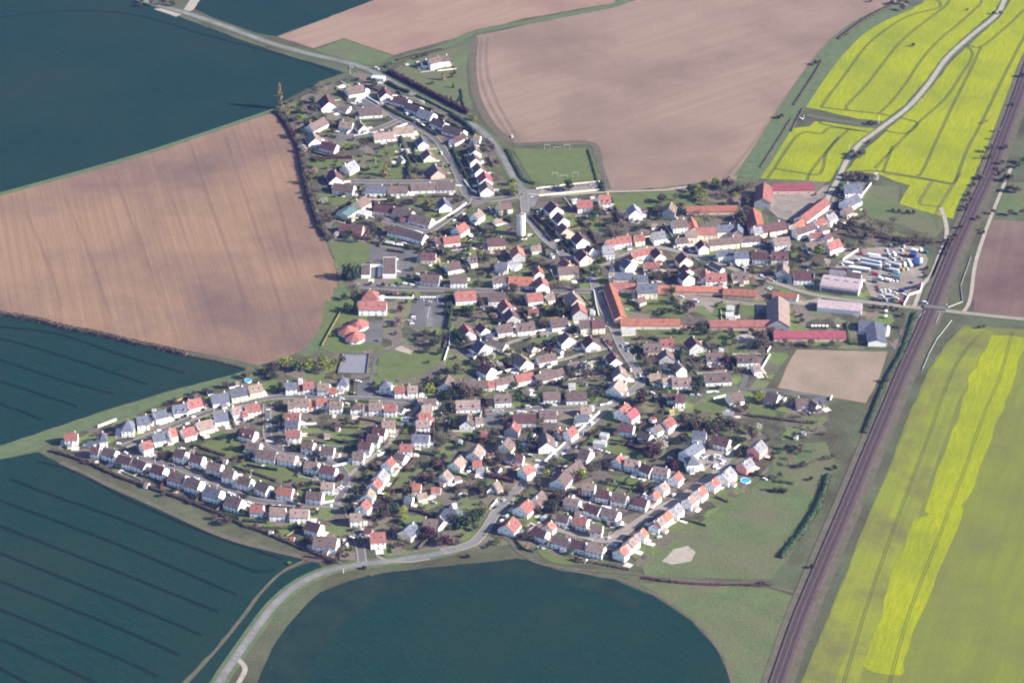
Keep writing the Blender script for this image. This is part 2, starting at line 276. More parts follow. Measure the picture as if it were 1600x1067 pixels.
field('grass_field', [(1575, 285), (1640, 285), (1640, 338), (1556, 334)], 'meadow')
field('meadow', [(1362, 290), (1405, 290), (1404, 318), (1466, 338), (1478, 350), (1462, 372), (1400, 350), (1330, 332)], 'meadow')
field('grass_field', [(935, 304), (1040, 299), (1100, 298), (1085, 318), (1030, 322), (960, 330)], 'lawn')
field('sports_pitch', [(801, 233), (922, 232), (932, 262), (942, 290), (900, 291), (852, 288), (832, 284), (818, 262)], 'lawn', z=0.16)
field('grass_field', [(592, 546), (700, 548), (690, 566), (640, 592), (590, 592)], 'lawn', z=0.14)
field('grass_field', [(640, 92), (735, 70), (728, 110), (733, 150), (738, 172), (612, 112)], 'meadow', z=0.1)
field('lawn', [(512, 378), (578, 380), (580, 408), (545, 440), (520, 400)], 'lawn', z=0.14)
field('lawn', [(506, 470), (560, 470), (600, 545), (520, 552), (500, 544)], 'lawn', z=0.14)
field('lawn', [(1050, 458), (1200, 476), (1180, 492), (1110, 490), (1100, 478), (1060, 478)], 'yard', z=0.13)
field('lawn', [(1118, 474), (1180, 478), (1182, 494), (1112, 494)], 'lawn', z=0.18)
field('lawn', [(1000, 470), (1060, 470), (1075, 500), (1000, 490)], 'lawn', z=0.14)
field('lawn', [(1000, 515), (1160, 520), (1150, 545), (1060, 540)], 'lawn', z=0.14)
field('sand_patch', [(1034, 877), (1052, 858), (1075, 853), (1087, 862), (1080, 877), (1050, 882)], 'track', 0, z=0.22)
field('sand_patch', [(617, 541), (628, 541), (646, 549), (642, 554), (618, 547)], 'track', z=0.2)
field('sand_patch', [(1150, 526), (1172, 518), (1180, 528), (1178, 534), (1152, 535)], 'track', z=0.2)
field('gravel_lot', [(262, 12), (285, 18), (292, 8), (302, -10), (320, -10), (302, 16), (275, 27), (240, 15)], 'track', z=0.2)
field('farm_yard', [(1207, 304), (1275, 303), (1290, 290), (1310, 290), (1300, 330), (1250, 350), (1215, 340), (1195, 322)], 'yard', z=0.15)
field('haulage_yard', [(1300, 425), (1322, 395), (1345, 388), (1440, 385), (1450, 405), (1440, 440), (1418, 458), (1380, 470), (1360, 462), (1350, 440)], 'yard', z=0.15)
field('car_park', [(646, 464), (706, 460), (698, 512), (638, 512), (642, 490)], 'asphalt', z=0.2)
field('school_yard', [(578, 385), (655, 393), (640, 435), (575, 432)], 'asphalt', z=0.2)
field('school_yard', [(576, 502), (600, 502), (596, 538), (570, 538), (572, 515)], 'asphalt', z=0.2)
field('square', [(570, 152), (590, 160), (596, 172), (560, 180), (552, 166)], 'asphalt', z=0.2)
field('square', [(510, 213), (560, 204), (585, 206), (560, 216), (530, 222)], 'asphalt', z=0.2)
field('square', [(752, 644), (784, 642), (782, 664), (760, 668), (752, 658)], 'asphalt', z=0.2)
field('square', [(558, 282), (600, 278), (600, 290), (552, 290)], 'asphalt', z=0.2)
field('ball_court', [(536, 554), (577, 555), (573, 584), (529, 583)], 'sport', z=0.2)
field('square', [(800, 296), (845, 296), (836, 322), (822, 326), (806, 308)], 'main', z=0.24)
field('square', [(560, 595), (588, 593), (580, 622), (556, 621)], 'asphalt', z=0.2)
field('court', [(1080, 700), (1135, 690), (1140, 715), (1100, 735), (1082, 715)], 'lane', z=0.2)
for k, pts in enumerate([[(300, 690), (355, 712), (380, 700), (345, 670)], [(370, 722), (432, 752), (480, 742), (410, 722)], [(440, 730), (500, 745), (492, 752), (440, 748)], [(598, 735), (650, 730), (620, 770), (590, 770)],
    [(478, 246), (535, 250), (545, 262), (490, 262)], [(505, 310), (545, 312), (540, 320), (508, 322)], [(640, 235), (658, 208), (668, 240), (650, 244)], [(598, 226), (620, 236), (628, 278), (575, 276), (570, 262)],
    [(960, 745), (1010, 742), (1000, 765), (945, 758)], [(1105, 775), (1140, 765), (1148, 788), (1120, 792)], [(1050, 815), (1090, 812), (1080, 828), (1046, 832)], [(1178, 636), (1212, 642), (1206, 655), (1170, 650)],
    [(1130, 628), (1125, 645), (1085, 640), (1095, 628)], [(905, 455), (922, 455), (925, 475), (908, 480)], [(940, 690), (985, 700), (1010, 712), (1000, 718), (950, 706)], [(440, 600), (420, 588), (425, 612), (445, 614)], [(700, 560), (740, 566), (735, 585), (700, 580)],
    [(1230, 385), (1250, 385), (1262, 396), (1240, 402)], [(835, 855), (870, 868), (925, 874), (920, 882), (860, 878)], [(500, 690), (545, 682), (560, 690), (520, 702)], [(510, 668), (560, 666), (555, 674), (512, 676)]]):
    field('lawn', pts, 'lawn', 3, z=0.14)
# wheel tracks in the crops
def tracks(name, lines, wd, m, z, gap=0.0):
    for pts in lines:
        g = smooth(W_(pts), 5)
        mb = MB()
        if gap:
            for s in (-1, 1):
                h = []
                for i, p in enumerate(g):
                    d = g[min(i+1, len(g)-1)] - g[max(i-1, 0)]; d.normalize(); h.append(p + Vector((-d.y, d.x, 0))*s*gap/2)
                ribbon(mb, h, wd, z)
        else: ribbon(mb, g, wd, z)
        structure(name, mb, m)
tracks('wheel_track', [[(57, 721), (120, 738), (199, 780), (320, 832), (442, 874)], [(15, 748), (84, 775), (180, 808), (401, 894)], [(-50, 762), (0, 782), (180, 849), (371, 930)], [(-50, 803), (0, 822), (180, 892), (341, 956)],
    [(-50, 842), (0, 864), (180, 936), (315, 992)], [(-50, 886), (0, 908), (180, 979), (281, 1024)], [(-50, 930), (0, 952), (180, 1026), (247, 1057)], [(-50, 975), (0, 998), (150, 1067)], [(-50, 1020), (0, 1045), (60, 1075)]], 0.75, 'wheat_line', 0.24, 1.9)
tracks('wheel_track', [[(-50, 518), (0, 529), (100, 557), (231, 601)], [(-50, 550), (0, 563), (90, 592), (177, 616)], [(-50, 583), (0, 596), (120, 635)], [(-50, 620), (0, 631), (66, 656)], [(0, 511), (90, 522), (190, 555), (288, 583)]], 0.75, 'wheat_line', 0.24, 1.9)
tracks('wheel_track', [[(-50, 40), (60, 20), (200, 22), (330, 58), (470, 95), (525, 116)], [(430, 890), (400, 893)]], 0.7, 'wheat_line', 0.22, 1.9)
def z2(l): return [tp('Z2', x, y) for x, y in l]
tracks('wheel_track', [z2(l) for l in [[(980, 0), (1050, 5), (1065, 35), (1040, 52), (880, 95), (740, 180), (640, 265), (560, 370), (480, 480), (390, 600), (410, 622), (700, 655), (900, 695), (930, 720), (860, 770), (690, 740)],
    [(1300, 0), (1290, 30), (1180, 130), (1060, 230), (960, 340), (860, 490), (780, 590), (710, 655)], [(1115, 0), (1090, 40), (920, 170), (820, 260), (740, 360), (640, 490), (525, 610), (535, 632)],
    [(1545, 60), (1450, 150), (1300, 270), (1220, 262), (1250, 320), (1180, 440), (1090, 570), (930, 715), (800, 850), (685, 970)], [(1300, 270), (1240, 400), (1150, 580), (1060, 770), (960, 990), (930, 1005)],
    [(1560, 190), (1480, 340), (1400, 500), (1300, 710), (1220, 860), (1150, 1050)], [(550, 990), (700, 985), (900, 1015), (1150, 1060)], [(790, 840), (760, 920), (735, 990)],
    [(300, 1040), (320, 990), (420, 860), (520, 760), (540, 740)], [(70, 1025), (110, 970), (250, 775), (380, 770), (440, 735), (650, 760)], [(110, 970), (240, 992), (370, 1000), (410, 880), (480, 790)], [(380, 690), (390, 715), (600, 755)]]], 1.0, 'rape_line', 0.22, 1.8)
tracks('wheel_track', [[tp('Z3', x, y) for x, y in l] for l in [[(480, 0), (430, 75), (330, 250), (335, 350)], [(0, 5), (250, 40), (420, 75)], [(300, 55), (225, 180), (250, 200), (350, 210)]]], 1.0, 'dirt', 0.22, 1.9)
tracks('wheel_track', [[(1534, 519), (1500, 560), (1476, 610), (1448, 690), (1425, 750), (1395, 830), (1360, 930), (1318, 1067)], [(1582, 519), (1562, 590), (1540, 640), (1505, 740), (1470, 830), (1420, 960), (1390, 1067)]], 0.45, 'rape_line', 0.29, 1.8)
tracks('wheel_track', [[(300, 232), (322, 300), (372, 440), (386, 505)], [(250, 262), (300, 400), (340, 520)], [(180, 282), (220, 380), (262, 500)], [(352, 215), (380, 300), (430, 450), (446, 520)], [(100, 305), (140, 400), (175, 500)], [(404, 200), (430, 300), (468, 440)], [(40, 330), (70, 400), (98, 480)]], 0.22, 'soil', 0.21, 1.8)
tracks('wheel_track', [[(753, 60), (750, 110), (764, 160), (800, 220)], [(762, 58), (760, 105), (776, 158), (812, 222)], [(1395, 5), (1330, 40), (1285, 75), (1230, 150), (1165, 240), (1130, 280)]], 0.5, 'dirt', 0.2, 1.9)
# ------------------------------------------------------------------ roads
def side_line(g, off):
    h = []
    for i, p in enumerate(g):
        d = g[min(i+1, len(g)-1)] - g[max(i-1, 0)]; d.z = 0; d.normalize(); h.append(p + Vector((-d.y, d.x, 0))*off)
    return h
ROADS = []
def road(name, pts, wd, m, z=0.26, kerb=False, mark=False, shoulder=0):
    g = smooth(W_(pts), 6); ROADS.append((g, wd/2))
    if shoulder: mb = MB(); ribbon(mb, g, wd + shoulder*2, z-0.06); structure(name+'_verge', mb, 'verge')
    mb = MB(); ribbon(mb, g, wd, z); structure(name, mb, m)
    if kerb:
        mb = MB()
        for s in (-1, 1): ribbon(mb, side_line(g, s*(wd/2+0.7)), 1.4, z+0.13, 0.0)
        structure('pavement', mb, 'lane')
    if mark:
        mb = MB(); n = 0
        for i in range(0, len(g)-1):
            a, b = g[i], g[i+1]; L = (b-a).length; k = max(1, int(L/9))
            for j in range(k): ribbon(mb, [a.lerp(b, j/k), a.lerp(b, (j+0.3)/k)], 0.1, z+0.05)
        structure('road_marking', mb, 'paint')
road('country_road', [(150, -30), (228, 2), (300, 24), (360, 45), (420, 67), (480, 84), (540, 98), (575, 109), (600, 122), (640, 145), (690, 170), (730, 190), (760, 212), (785, 245), (803, 278), (820, 300)], 6.5, 'main', 0.30, mark=True, shoulder=2.5)
road('main_street', [(818, 300), (822, 335), (834, 352), (850, 372), (868, 387), (882, 400), (905, 408), (930, 416), (928, 440), (936, 470), (953, 500), (966, 530), (976, 550), (992, 574), (1001, 594), (994, 606), (972, 620), (942, 642), (912, 670), (880, 699), (850, 724), (829, 744), (800, 772), (778, 795), (759, 826), (735, 850), (690, 862)], 6.0, 'main', 0.30, kerb=True)
road('country_road', [(735, 850), (690, 864), (640, 872), (600, 878), (562, 882), (520, 890), (491, 900), (462, 916), (440, 934), (420, 955), (400, 982), (372, 1022), (345, 1062), (310, 1130), (280, 1200)], 6.5, 'main', 0.34, mark=True, shoulder=3.5)
strip('pavement', [(588, 868), (606, 876), (640, 878), (672, 873)], 2.2, 0.42, 'lane')
road('field_access', [(372, 1030), (383, 1045), (372, 1068)], 4, 'track', 0.32)
road('east_road', [(930, 416), (955, 410), (985, 395), (1010, 388), (1035, 388), (1057, 393), (1101, 404), (1138, 418), (1188, 436), (1220, 445), (1250, 455), (1290, 464), (1360, 473), (1423, 480), (1480, 486), (1505, 489), (1600, 499), (1750, 512)], 5.5, 'lane', 0.32, shoulder=1.2)
road('village_street', [(560, 448), (600, 450), (690, 453), (780, 455), (850, 456), (925, 455)], 5.5, 'asphalt', 0.31, kerb=True)
road('chalk_track', [(1585, -30), (1570, 0), (1557, 24), (1517, 57), (1479, 92), (1452, 130), (1419, 168), (1376, 201), (1343, 226), (1324, 250), (1310, 280), (1298, 300), (1288, 322), (1270, 342)], 5, 'track', 0.34, shoulder=2)
road('chalk_track', [(1376, 201), (1340, 194), (1290, 186), (1260, 180)], 3, 'dirt', 0.3, shoulder=2)
road('chalk_track', [(824, 303), (845, 305), (880, 305), (938, 301), (990, 299), (1040, 297), (1075, 292)], 3.2, 'track', 0.3)
road('estate_street', [(572, 153), (595, 167), (624, 188), (658, 202), (683, 220), (697, 242), (713, 268), (722, 290), (730, 306), (752, 313), (790, 310), (815, 303)], 5.5, 'asphalt', 0.3, kerb=True)
road('estate_street', [(624, 188), (590, 202), (566, 208), (540, 210)], 5, 'asphalt', 0.29, kerb=True)
road('estate_street', [(552, 284), (604, 285), (660, 284), (716, 284)], 5, 'asphalt', 0.29, kerb=True)
road('estate_street', [(733, 308), (722, 326), (700, 342), (668, 362), (645, 357), (618, 349), (600, 344)], 5, 'asphalt', 0.28, kerb=True)
road('estate_street', [(660, 630), (640, 627), (600, 624), (500, 621), (440, 620), (410, 624), (371, 633), (324, 645), (279, 662), (232, 682), (190, 698)], 5, 'asphalt', 0.3, kerb=True)
road('estate_street', [(178, 704), (219, 716), (272, 729), (311, 743), (350, 760), (382, 777), (420, 785), (480, 789), (520, 790), (545, 802), (556, 825), (562, 850), (566, 878)], 5, 'asphalt', 0.29, kerb=True)
road('estate_street', [(418, 625), (417, 660), (421, 690), (442, 704), (484, 716), (530, 730), (540, 750), (533, 772), (522, 788)], 5, 'asphalt', 0.28, kerb=True)
road('estate_street', [(658, 630), (640, 650), (610, 690), (590, 708), (560, 730), (540, 748)], 4, 'lane', 0.27)
road('village_lane', [(753, 645), (798, 640), (840, 638), (895, 638), (938, 634)], 4.5, 'asphalt', 0.28, kerb=True)
road('village_lane', [(700, 607), (747, 593), (790, 581), (836, 571), (880, 562), (905, 555), (930, 549), (957, 543)], 4, 'lane', 0.29)
road('village_lane', [(790, 542), (798, 535), (840, 524), (880, 515), (900, 509), (925, 512), (955, 508)], 4.5, 'lane', 0.28)
road('village_lane', [(1000, 612), (1030, 622), (1068, 620), (1110, 614), (1150, 609), (1182, 608), (1240, 613), (1290, 621)], 4.5, 'asphalt', 0.29)
road('village_lane', [(1168, 578), (1164, 592), (1158, 608)], 5, 'asphalt', 0.28)
road('estate_street', [(940, 870), (958, 850), (985, 824), (1015, 804), (1060, 779), (1090, 759), (1117, 740), (1138, 712), (1140, 700)], 5, 'lane', 0.29, kerb=True)
road('estate_street', [(977, 826), (946, 844), (912, 838), (870, 826), (855, 820)], 4.5, 'lane', 0.28, kerb=True)
road('estate_street', [(980, 822), (955, 808), (930, 792), (900, 778), (880, 768)], 4.5, 'lane', 0.28)
road('field_path', [(755, 838), (775, 832), (793, 842), (808, 860), (835, 877), (870, 886), (920, 891), (1000, 898), (1080, 908), (1180, 913), (1240, 925)], 3, 'dirt', 0.3)
road('service_track', [(1470, 325), (1478, 350), (1478, 374), (1466, 404), (1455, 430), (1440, 447), (1434, 465), (1428, 480)], 4, 'track', 0.3)
road('service_track', [(1580, 262), (1567, 293), (1542, 356), (1524, 412), (1516, 467), (1506, 487)], 3.5, 'track', 0.3)
road('service_track', [(1430, 482), (1418, 510), (1404, 545)], 2.5, 'dirt', 0.3)
road('park_path', [(662, 520), (640, 532), (617, 543), (596, 553), (586, 562), (580, 590), (572, 618)], 2.6, 'asphalt', 0.29)
road('park_path', [(600, 500), (618, 502), (640, 500)], 2, 'lane', 0.28)
road('farm_lane', [(1230, 470), (1260, 474), (1285, 468)], 9, 'lane', 0.27)
# railway
RAIL = [(1680, -30), (1640, 40), (1610, 100), (1593, 147), (1577, 190), (1560, 236), (1545, 276), (1519, 332), (1491, 394), (1466, 455), (1451, 494), (1440, 520), (1416, 572), (1387, 641), (1357, 712), (1331, 775), (1290, 871), (1251, 964), (1217, 1060), (1150, 1250)]
rg = smooth(W_(RAIL), 8); ROADS.append((rg, 9))
mb = MB(); ribbon(mb, rg, 24, 0.3); structure('railway_verge', mb, 'dirt')
mb = MB(); ribbon(mb, rg, 11.5, 1.1, 0.0); structure('railway_ballast', mb, 'ballast')
for s, nm in ((-1, 'left'), (1, 'right')):
    c = side_line(rg, s*2.1)
    root = bpy.data.objects.new('railway_track', None); COL.objects.link(root); root.location = G(1440, 520)
    inv = -root.location
    for q in (-0.75, 0.75):
        mb = MB(); ribbon(mb, [p+inv for p in side_line(c, q)], 0.18, 1.45, 1.1); o = mb.build('rail', 'steel', root)
    mb = MB()
    for i in range(len(c)-1):
        a, b = c[i]+inv, c[i+1]+inv; L = (b-a).length; k = int(L/1.6)
        if P(c[i])[1] < -20 or P(c[i])[1] > 1110: continue
        d = (b-a).normalized(); n = Vector((-d.y, d.x, 0))
        for j in range(k):
            p = a.lerp(b, j/k); e = d*0.14
            mb.face([(*(p+n*1.3-e).xy, 1.2), (*(p-n*1.3-e).xy, 1.2), (*(p-n*1.3+e).xy, 1.2), (*(p+n*1.3+e).xy, 1.2)])
    o = mb.build('sleepers', 'soil', root); o['kind'] = 'stuff'
    thing(root, '', 'railway track', None, 'steel railway track on purple brown ballast, the %s one of the pair' % ('right' if s < 0 else 'left'))
mb = MB(); ribbon(mb, [G(1443, 480, 0), G(1478, 484, 0)], 6, 1.5, 0.2); structure('level_crossing_deck', mb, 'asphalt')
# car park markings
mb = MB()
for i in range(9): ribbon(mb, [G(664+0.2*i, 482+i*3.4), G(675+0.1*i, 482+i*3.4)], 0.2, 0.3)
ribbon(mb, [G(672, 478), G(668, 498)], 0.2, 0.31)
for i in range(7): ribbon(mb, [G(658+i*3.6, 463.5), G(658+i*3.6, 465.5)], 1.4, 0.3)
structure('parking_marking', mb, 'paint')
mb = MB()
for a, b in (((803, 236), (920, 235)), ((920, 235), (936, 283)), ((936, 283), (824, 283)), ((824, 283), (803, 236)), ((812, 258), (929, 258))): ribbon(mb, [G(*a), G(*b)], 0.25, 0.24)
structure('pitch_marking', mb, 'verge')
for pts in ([(416, 640), (424, 640)], [(416, 689), (430, 690)], [(518, 786), (518, 794)], [(804, 300), (808, 306)], [(829, 308), (834, 308)]):
    mb = MB(); a, b = G(*pts[0]), G(*pts[1])
    for i in range(5): ribbon(mb, [a.lerp(b, i/5), a.lerp(b, (i+0.55)/5)], 2.0, 0.36)
    structure('crossing_marking', mb, 'paint')
# ------------------------------------------------------------------ buildings
def link(name, me, parent=None, loc=None, rz=0):
    o = bpy.data.objects.new(name, me); COL.objects.link(o)
    if parent: o.parent = parent; kid(parent, o)
    if loc is not None: o.location = loc
    if rz: o.rotation_euler = (0, 0, rz)
    return o
def empty(name, loc, rz=0.0):
    o = bpy.data.objects.new(name, None); COL.objects.link(o); o.location = loc; o.rotation_euler = (0, 0, rz); o.empty_display_size = 1; return o
b_ = MB(); b_.box(-0.55, -0.04, 0, 0.55, 0.04, 1.35, 0); b_.box(-0.43, -0.07, 0.12, 0.43, -0.045, 1.23, 1); WIN = b_.mesh('window', ['paint', 'glass'])
b_ = MB(); b_.box(-0.9, -0.04, 0, 0.9, 0.04, 1.35, 0); b_.box(-0.78, -0.07, 0.12, 0.78, -0.045, 1.23, 1); WIDE = b_.mesh('window', ['paint', 'glass'])
b_ = MB(); b_.box(-0.5, -0.06, 0, 0.5, 0.04, 2.1); DOOR = b_.mesh('door', 'door')
b_ = MB(); b_.box(-1.2, -0.06, 0, 1.2, 0.04, 2.1); GATE = b_.mesh('garage_door', 'paint')
FOOT = []                       # footprints, so that bushes keep clear of them
def chimney(parent, x, y, z0, z1, m='brick'):
    c = MB(); c.box(-0.45, -0.3, z0, 0.45, 0.3, z1, 0); c.box(-0.3, -0.15, z1, 0.3, 0.15, z1+0.35, 0); c.build('chimney', m, parent, (x, y, 0))
def openings(root, L, Wd, e, rz, floors, apex, kind, rnd):
    """windows and doors on the sides turned towards the open view"""
    for s in (-1, 1):
        nx, ny = math.cos(rz + s*PI/2), math.sin(rz + s*PI/2)
        if ny < 0.3: continue
    for s in (-1, 1):           # long sides: normal is +-y
        ny = math.cos(rz)*s
        if ny > -0.2: continue
        n = max(2, min(4, int(L/3.4)))
        for fl in range(floors):
            for i in range(n):
                x = -L/2 + L*(i+0.5)/n
                if fl == 0 and i == n//2 and kind != 'barn': link('door', DOOR, root, (x, s*(Wd/2+0.02), 0.05), PI if s > 0 else 0); continue
                link('window', WIN if rnd.random() < 0.6 else WIDE, root, (x, s*(Wd/2+0.02), 0.95+fl*2.7), PI if s > 0 else 0)
    for s in (-1, 1):           # gable ends: normal is +-x
        ny = math.sin(rz)*s
        if ny > -0.25: continue
        spots = [(-Wd*0.24, 0.95), (Wd*0.24, 0.95)] if floors == 1 else [(-Wd*0.22, 3.65), (Wd*0.22, 0.95)]
        if apex - e > 2.4: spots.append((0, e-0.3))
        for y, z in spots[:3]: link('window', WIN, root, (s*(L/2+0.02), y, z), PI/2*s)
def house(t, x1, y1, x2, y2, Wd, e, rf='b', wl='w', opt='', name='house', noun=None, group=None, cat=None, fixed=None):
    pitch = 0.82
    if name == 'house' and 'f' not in opt: e *= 1.28; Wd *= 1.12
    if name in ('barn',): pitch = 0.62
    if 'l' in opt: pitch = 0.3
    if 'f' in opt: pitch = 0.0
    zr = e + pitch*Wd/2
    a, b = G(*tp(t, x1, y1), zr), G(*tp(t, x2, y2), zr)
    c = (a+b)/2; d = b-a; L = max(d.length*(1.1 if name == 'house' else 1.0), 3.0)
    rz = math.atan2(d.y, d.x)
    L = min(L, Wd*1.1 if (name == 'house' and abs(math.sin(rz)) > 0.8) else 999)  # ends turned to the viewer: depth reads long at this angle
    rnd = random.Random(int(c.x*31+c.y*17))
    root = empty(name, (c.x, c.y, 0.0), rz); FOOT.append((c.x, c.y, rz, L/2+1, Wd/2+1))
    hl, hw = L/2, Wd/2
    w_ = MB()
    if 'f' in opt or 'h' in opt: w_.box(-hl, -hw, 0, hl, hw, e-0.1)
    else: w_.loft([[(x, -hw, 0), (x, hw, 0), (x, hw, e-0.1), (x, 0, zr-0.12), (x, -hw, e-0.1)] for x in (-hl, hl)])
    w_.build('wall', 'wall_'+wl, root)
    r = MB(); o_, og = 0.4, 0.3
    if 'f' in opt:
        r.box(-hl-0.1, -hw-0.1, e-0.1, hl+0.1, hw+0.1, e+0.12)
    elif 'h' in opt:
        k = min(hl-0.3, hw*0.85); Z = e+0.0
        base = [(-hl-o_, -hw-o_, e-0.35), (hl+o_, -hw-o_, e-0.35), (hl+o_, hw+o_, e-0.35), (-hl-o_, hw+o_, e-0.35)]
        top = [(-hl+k, 0, zr), (hl-k, 0, zr)]
        r.face(base[::-1]); r.face([base[0], base[1], top[1], top[0]]); r.face([base[1], base[2], top[1]]); r.face([base[2], base[3], top[0], top[1]]); r.face([base[3], base[0], top[0]])
    else:
        ze = e - pitch*o_
        r.loft([[(x, -hw-o_, ze), (x, -hw-o_, ze-0.22), (x, 0, zr-0.26), (x, hw+o_, ze-0.22), (x, hw+o_, ze), (x, 0, zr)] for x in (-hl-og, hl+og)])
    roof = r.build('roof', 'roof_'+rf, root)
    if name == 'barn' or name == 'house':
        if 'n' not in opt and name == 'house' and 'f' not in opt:
            k = hl*0.62*rnd.choice((-1, 1)) if 'h' not in opt else 0
            chimney(roof, k, hw*0.2, zr-1.6, zr+0.9, rnd.choice(('brick', 'wall_w', 'wall_c', 'brick')))
        if 'n' not in opt: openings(root, L, Wd, e, rz, 2 if e >= 4.6 else 1, zr, name, rnd)
        # roof windows and dormers on the slope turned to the viewer
        s = -1 if math.cos(rz) > 0 else 1
        if 'd' in opt and abs(math.cos(rz)) > 0.4:
            for k in (-0.25, 0.25):
                dm = MB(); y0 = s*hw*0.86; y1 = s*hw*0.25; zt = e+0.5
                q = sorted((y0, y1)); dm.box(k*L-0.75, q[0], e+0.1, k*L+0.75, q[1], e+pitch*hw*0.14+1.25, 0)
                f = y0 + s*0.03; dm.face([(k*L+sx*0.5, f, z) for sx, z in ((-1, e+0.65), (1, e+0.65), (1, e+1.6), (-1, e+1.6))][::(-1 if s < 0 else 1)] if s > 0 else [(k*L+sx*0.5, f, z) for sx, z in ((-1, e+0.65), (1, e+0.65), (1, e+1.6), (-1, e+1.6))], 1)
                zz = e+pitch*hw*0.14+1.25
                dm.loft([[(k*L-0.95, y, zz-0.05), (k*L+0.95, y, zz-0.05), (k*L, y, zz+0.75)] for y in (y0+s*0.2, y1)], 2)
                dm.build('dormer', ['wall_w', 'glass', 'roof_'+rf], roof)
        elif rnd.random() < (0.75 if e >= 4.0 and name == 'house' else 0.4) and 'h' not in opt and 'f' not in opt and pitch > 0.5:
            for k in ((0.0,) if L < 11 else (-0.22, 0.22)):
                y = s*hw*0.5; z = zr - pitch*abs(y); dy, dz = 0.55, 0.55*pitch
                rw = MB(); n = Vector((0, s*pitch, 1)).normalized()*0.07
                pts = [(k*L-0.5, y+s*dy, z-dz), (k*L+0.5, y+s*dy, z-dz), (k*L+0.5, y-s*dy, z+dz), (k*L-0.5, y-s*dy, z+dz)]
                if s > 0: pts = pts[::-1]
                rw.face([Vector(p)+n for p in pts]); rw.build('roof_window', 'glass', roof)
    if name == 'house' and 'n' not in opt and 'f' not in opt and L > 7 and rnd.random() < 0.5:
        ex = MB(); dd = rnd.uniform(2.6, 4.2); s = rnd.choice((-1, 1)); zt, zl = min(e-0.3, 3.3), 2.2
        if rnd.random() < 0.55:    # lean-to along the side
            x0 = rnd.uniform(-hl, hl-4.5); x1 = x0+rnd.uniform(3.5, 4.5); ya, yb = s*hw, s*(hw+dd)
            ex.loft([[(x, ya, 0), (x, yb, 0), (x, yb, zl), (x, ya, zt)] for x in (x0, x1)], 0); ex.loft([[(x, ya, zt+0.03), (x, yb+s*0.3, zl-0.05), (x, yb+s*0.3, zl+0.15), (x, ya, zt+0.22)] for x in (x0-0.2, x1+0.2)], 1)
        else:                      # lean-to on the gable end
            y0 = rnd.uniform(-hw, hw-4); y1 = y0+4; xa, xb = s*hl, s*(hl+dd)
            ex.loft([[(xa, y, 0), (xb, y, 0), (xb, y, zl), (xa, y, zt)] for y in (y0, y1)], 0); ex.loft([[(xa, y, zt+0.03), (xb+s*0.3, y, zl-0.05), (xb+s*0.3, y, zl+0.15), (xa, y, zt+0.22)] for y in (y0-0.2, y1+0.2)], 1)
        ex.build('extension', ['wall_'+wl, 'roof_'+rnd.choice((rf, rf, 'p', 'g'))], root)
    rn, wn = RC[rf][0], WC[wl][0]
    if not noun:
        if name == 'house': noun = '%s%s house, %s roof' % ('tall ' if e >= 4.6 else 'low ' if e < 3.2 else '', wn, rn)
        elif name == 'barn': noun = 'long barn with %s roof' % rn if L > 22 else 'barn with %s roof' % rn
        else: noun = 'small %s-roofed %s' % (rn, name.replace('_', ' '))
    thing(root, noun, cat or name.replace('_', ' '), group or {'house': 'village houses', 'barn': 'farm buildings'}.get(name, 'small outbuildings of the gardens'), fixed)
    return root
def many(t, text, **kw):
    for item in text.replace('\n', ';').split(';'):
        p = item.split()
        if not p: continue
        n = [float(v) for v in p[:6]]; k = dict(kw)
        rf = p[6]; wl = p[7] if len(p) > 7 else 'w'; opt = p[8] if len(p) > 8 else ''
        if wl not in WC: opt, wl = wl, 'w'
        if n[4] <= 7 or n[5] < 2.7: k.setdefault('name', 'shed')
        house(t, *n, rf, wl, opt, **k)
many('A1', '''870 400 1040 370 13 3 b; 960 355 1080 405 8 3 s; 612 445 690 600 15 3 m; 780 610 880 640 7 2.8 p; 1150 285 1280 295 8 3 w w f; 1265 375 1320 490 12 3 m
1010 635 1240 620 12 2.8 b; 800 775 930 790 10 3 t; 990 765 1065 840 10 3 t w; 450 815 605 735 12 3 b; 470 875 530 990 13 3 t; 765 405 840 375 4 2 w w f; 850 600 905 610 6 2.6 t''')
many('A3', '340 155 500 195 11 3 m; 955 60 1165 45 10 3 p; 560 465 745 360 12 3.5 g c; 462 482 505 590 13 3 m; 480 655 700 680 11 3 b; 860 690 1080 690 10 3 s; 1120 690 1340 690 10 3 b; 720 880 860 795 12 4.5 b c; 530 1030 720 910 13 4 c c l; 970 900 1170 925 11 3 m; 1255 330 1300 380 5 2.2 w')
many('A2', '500 88 620 58 9 5.5 b; 620 58 715 48 9 5.5 b; 425 105 480 98 8 3.5 b')
many('E6', '''575 375 790 355 11 3 t; 590 0 745 40 10 3 m; 745 75 885 125 10 3 b; 890 145 1040 200 10 3 g; 1050 255 1180 310 10 3 b; 1190 340 1400 400 11 3 b; 1270 510 1400 440 8 2.8 m
885 462 935 555 10 3 s; 940 575 1030 755 11 3 b c; 1050 805 1100 885 13 3 b k; 660 640 760 640 3 2.2 w w f''')
many('A4', '330 645 530 645 11 3 b; 25 665 290 655 10 3 b; 755 180 795 275 10 4 b; 750 285 795 375 10 4 b; 795 400 855 490 10 4 b; 880 510 915 595 12 4 R; 900 625 925 705 12 4 b; 770 85 840 90 9 3 t; 390 820 430 905 11 3.5 s; 1050 905 1195 880 10 4 b c')
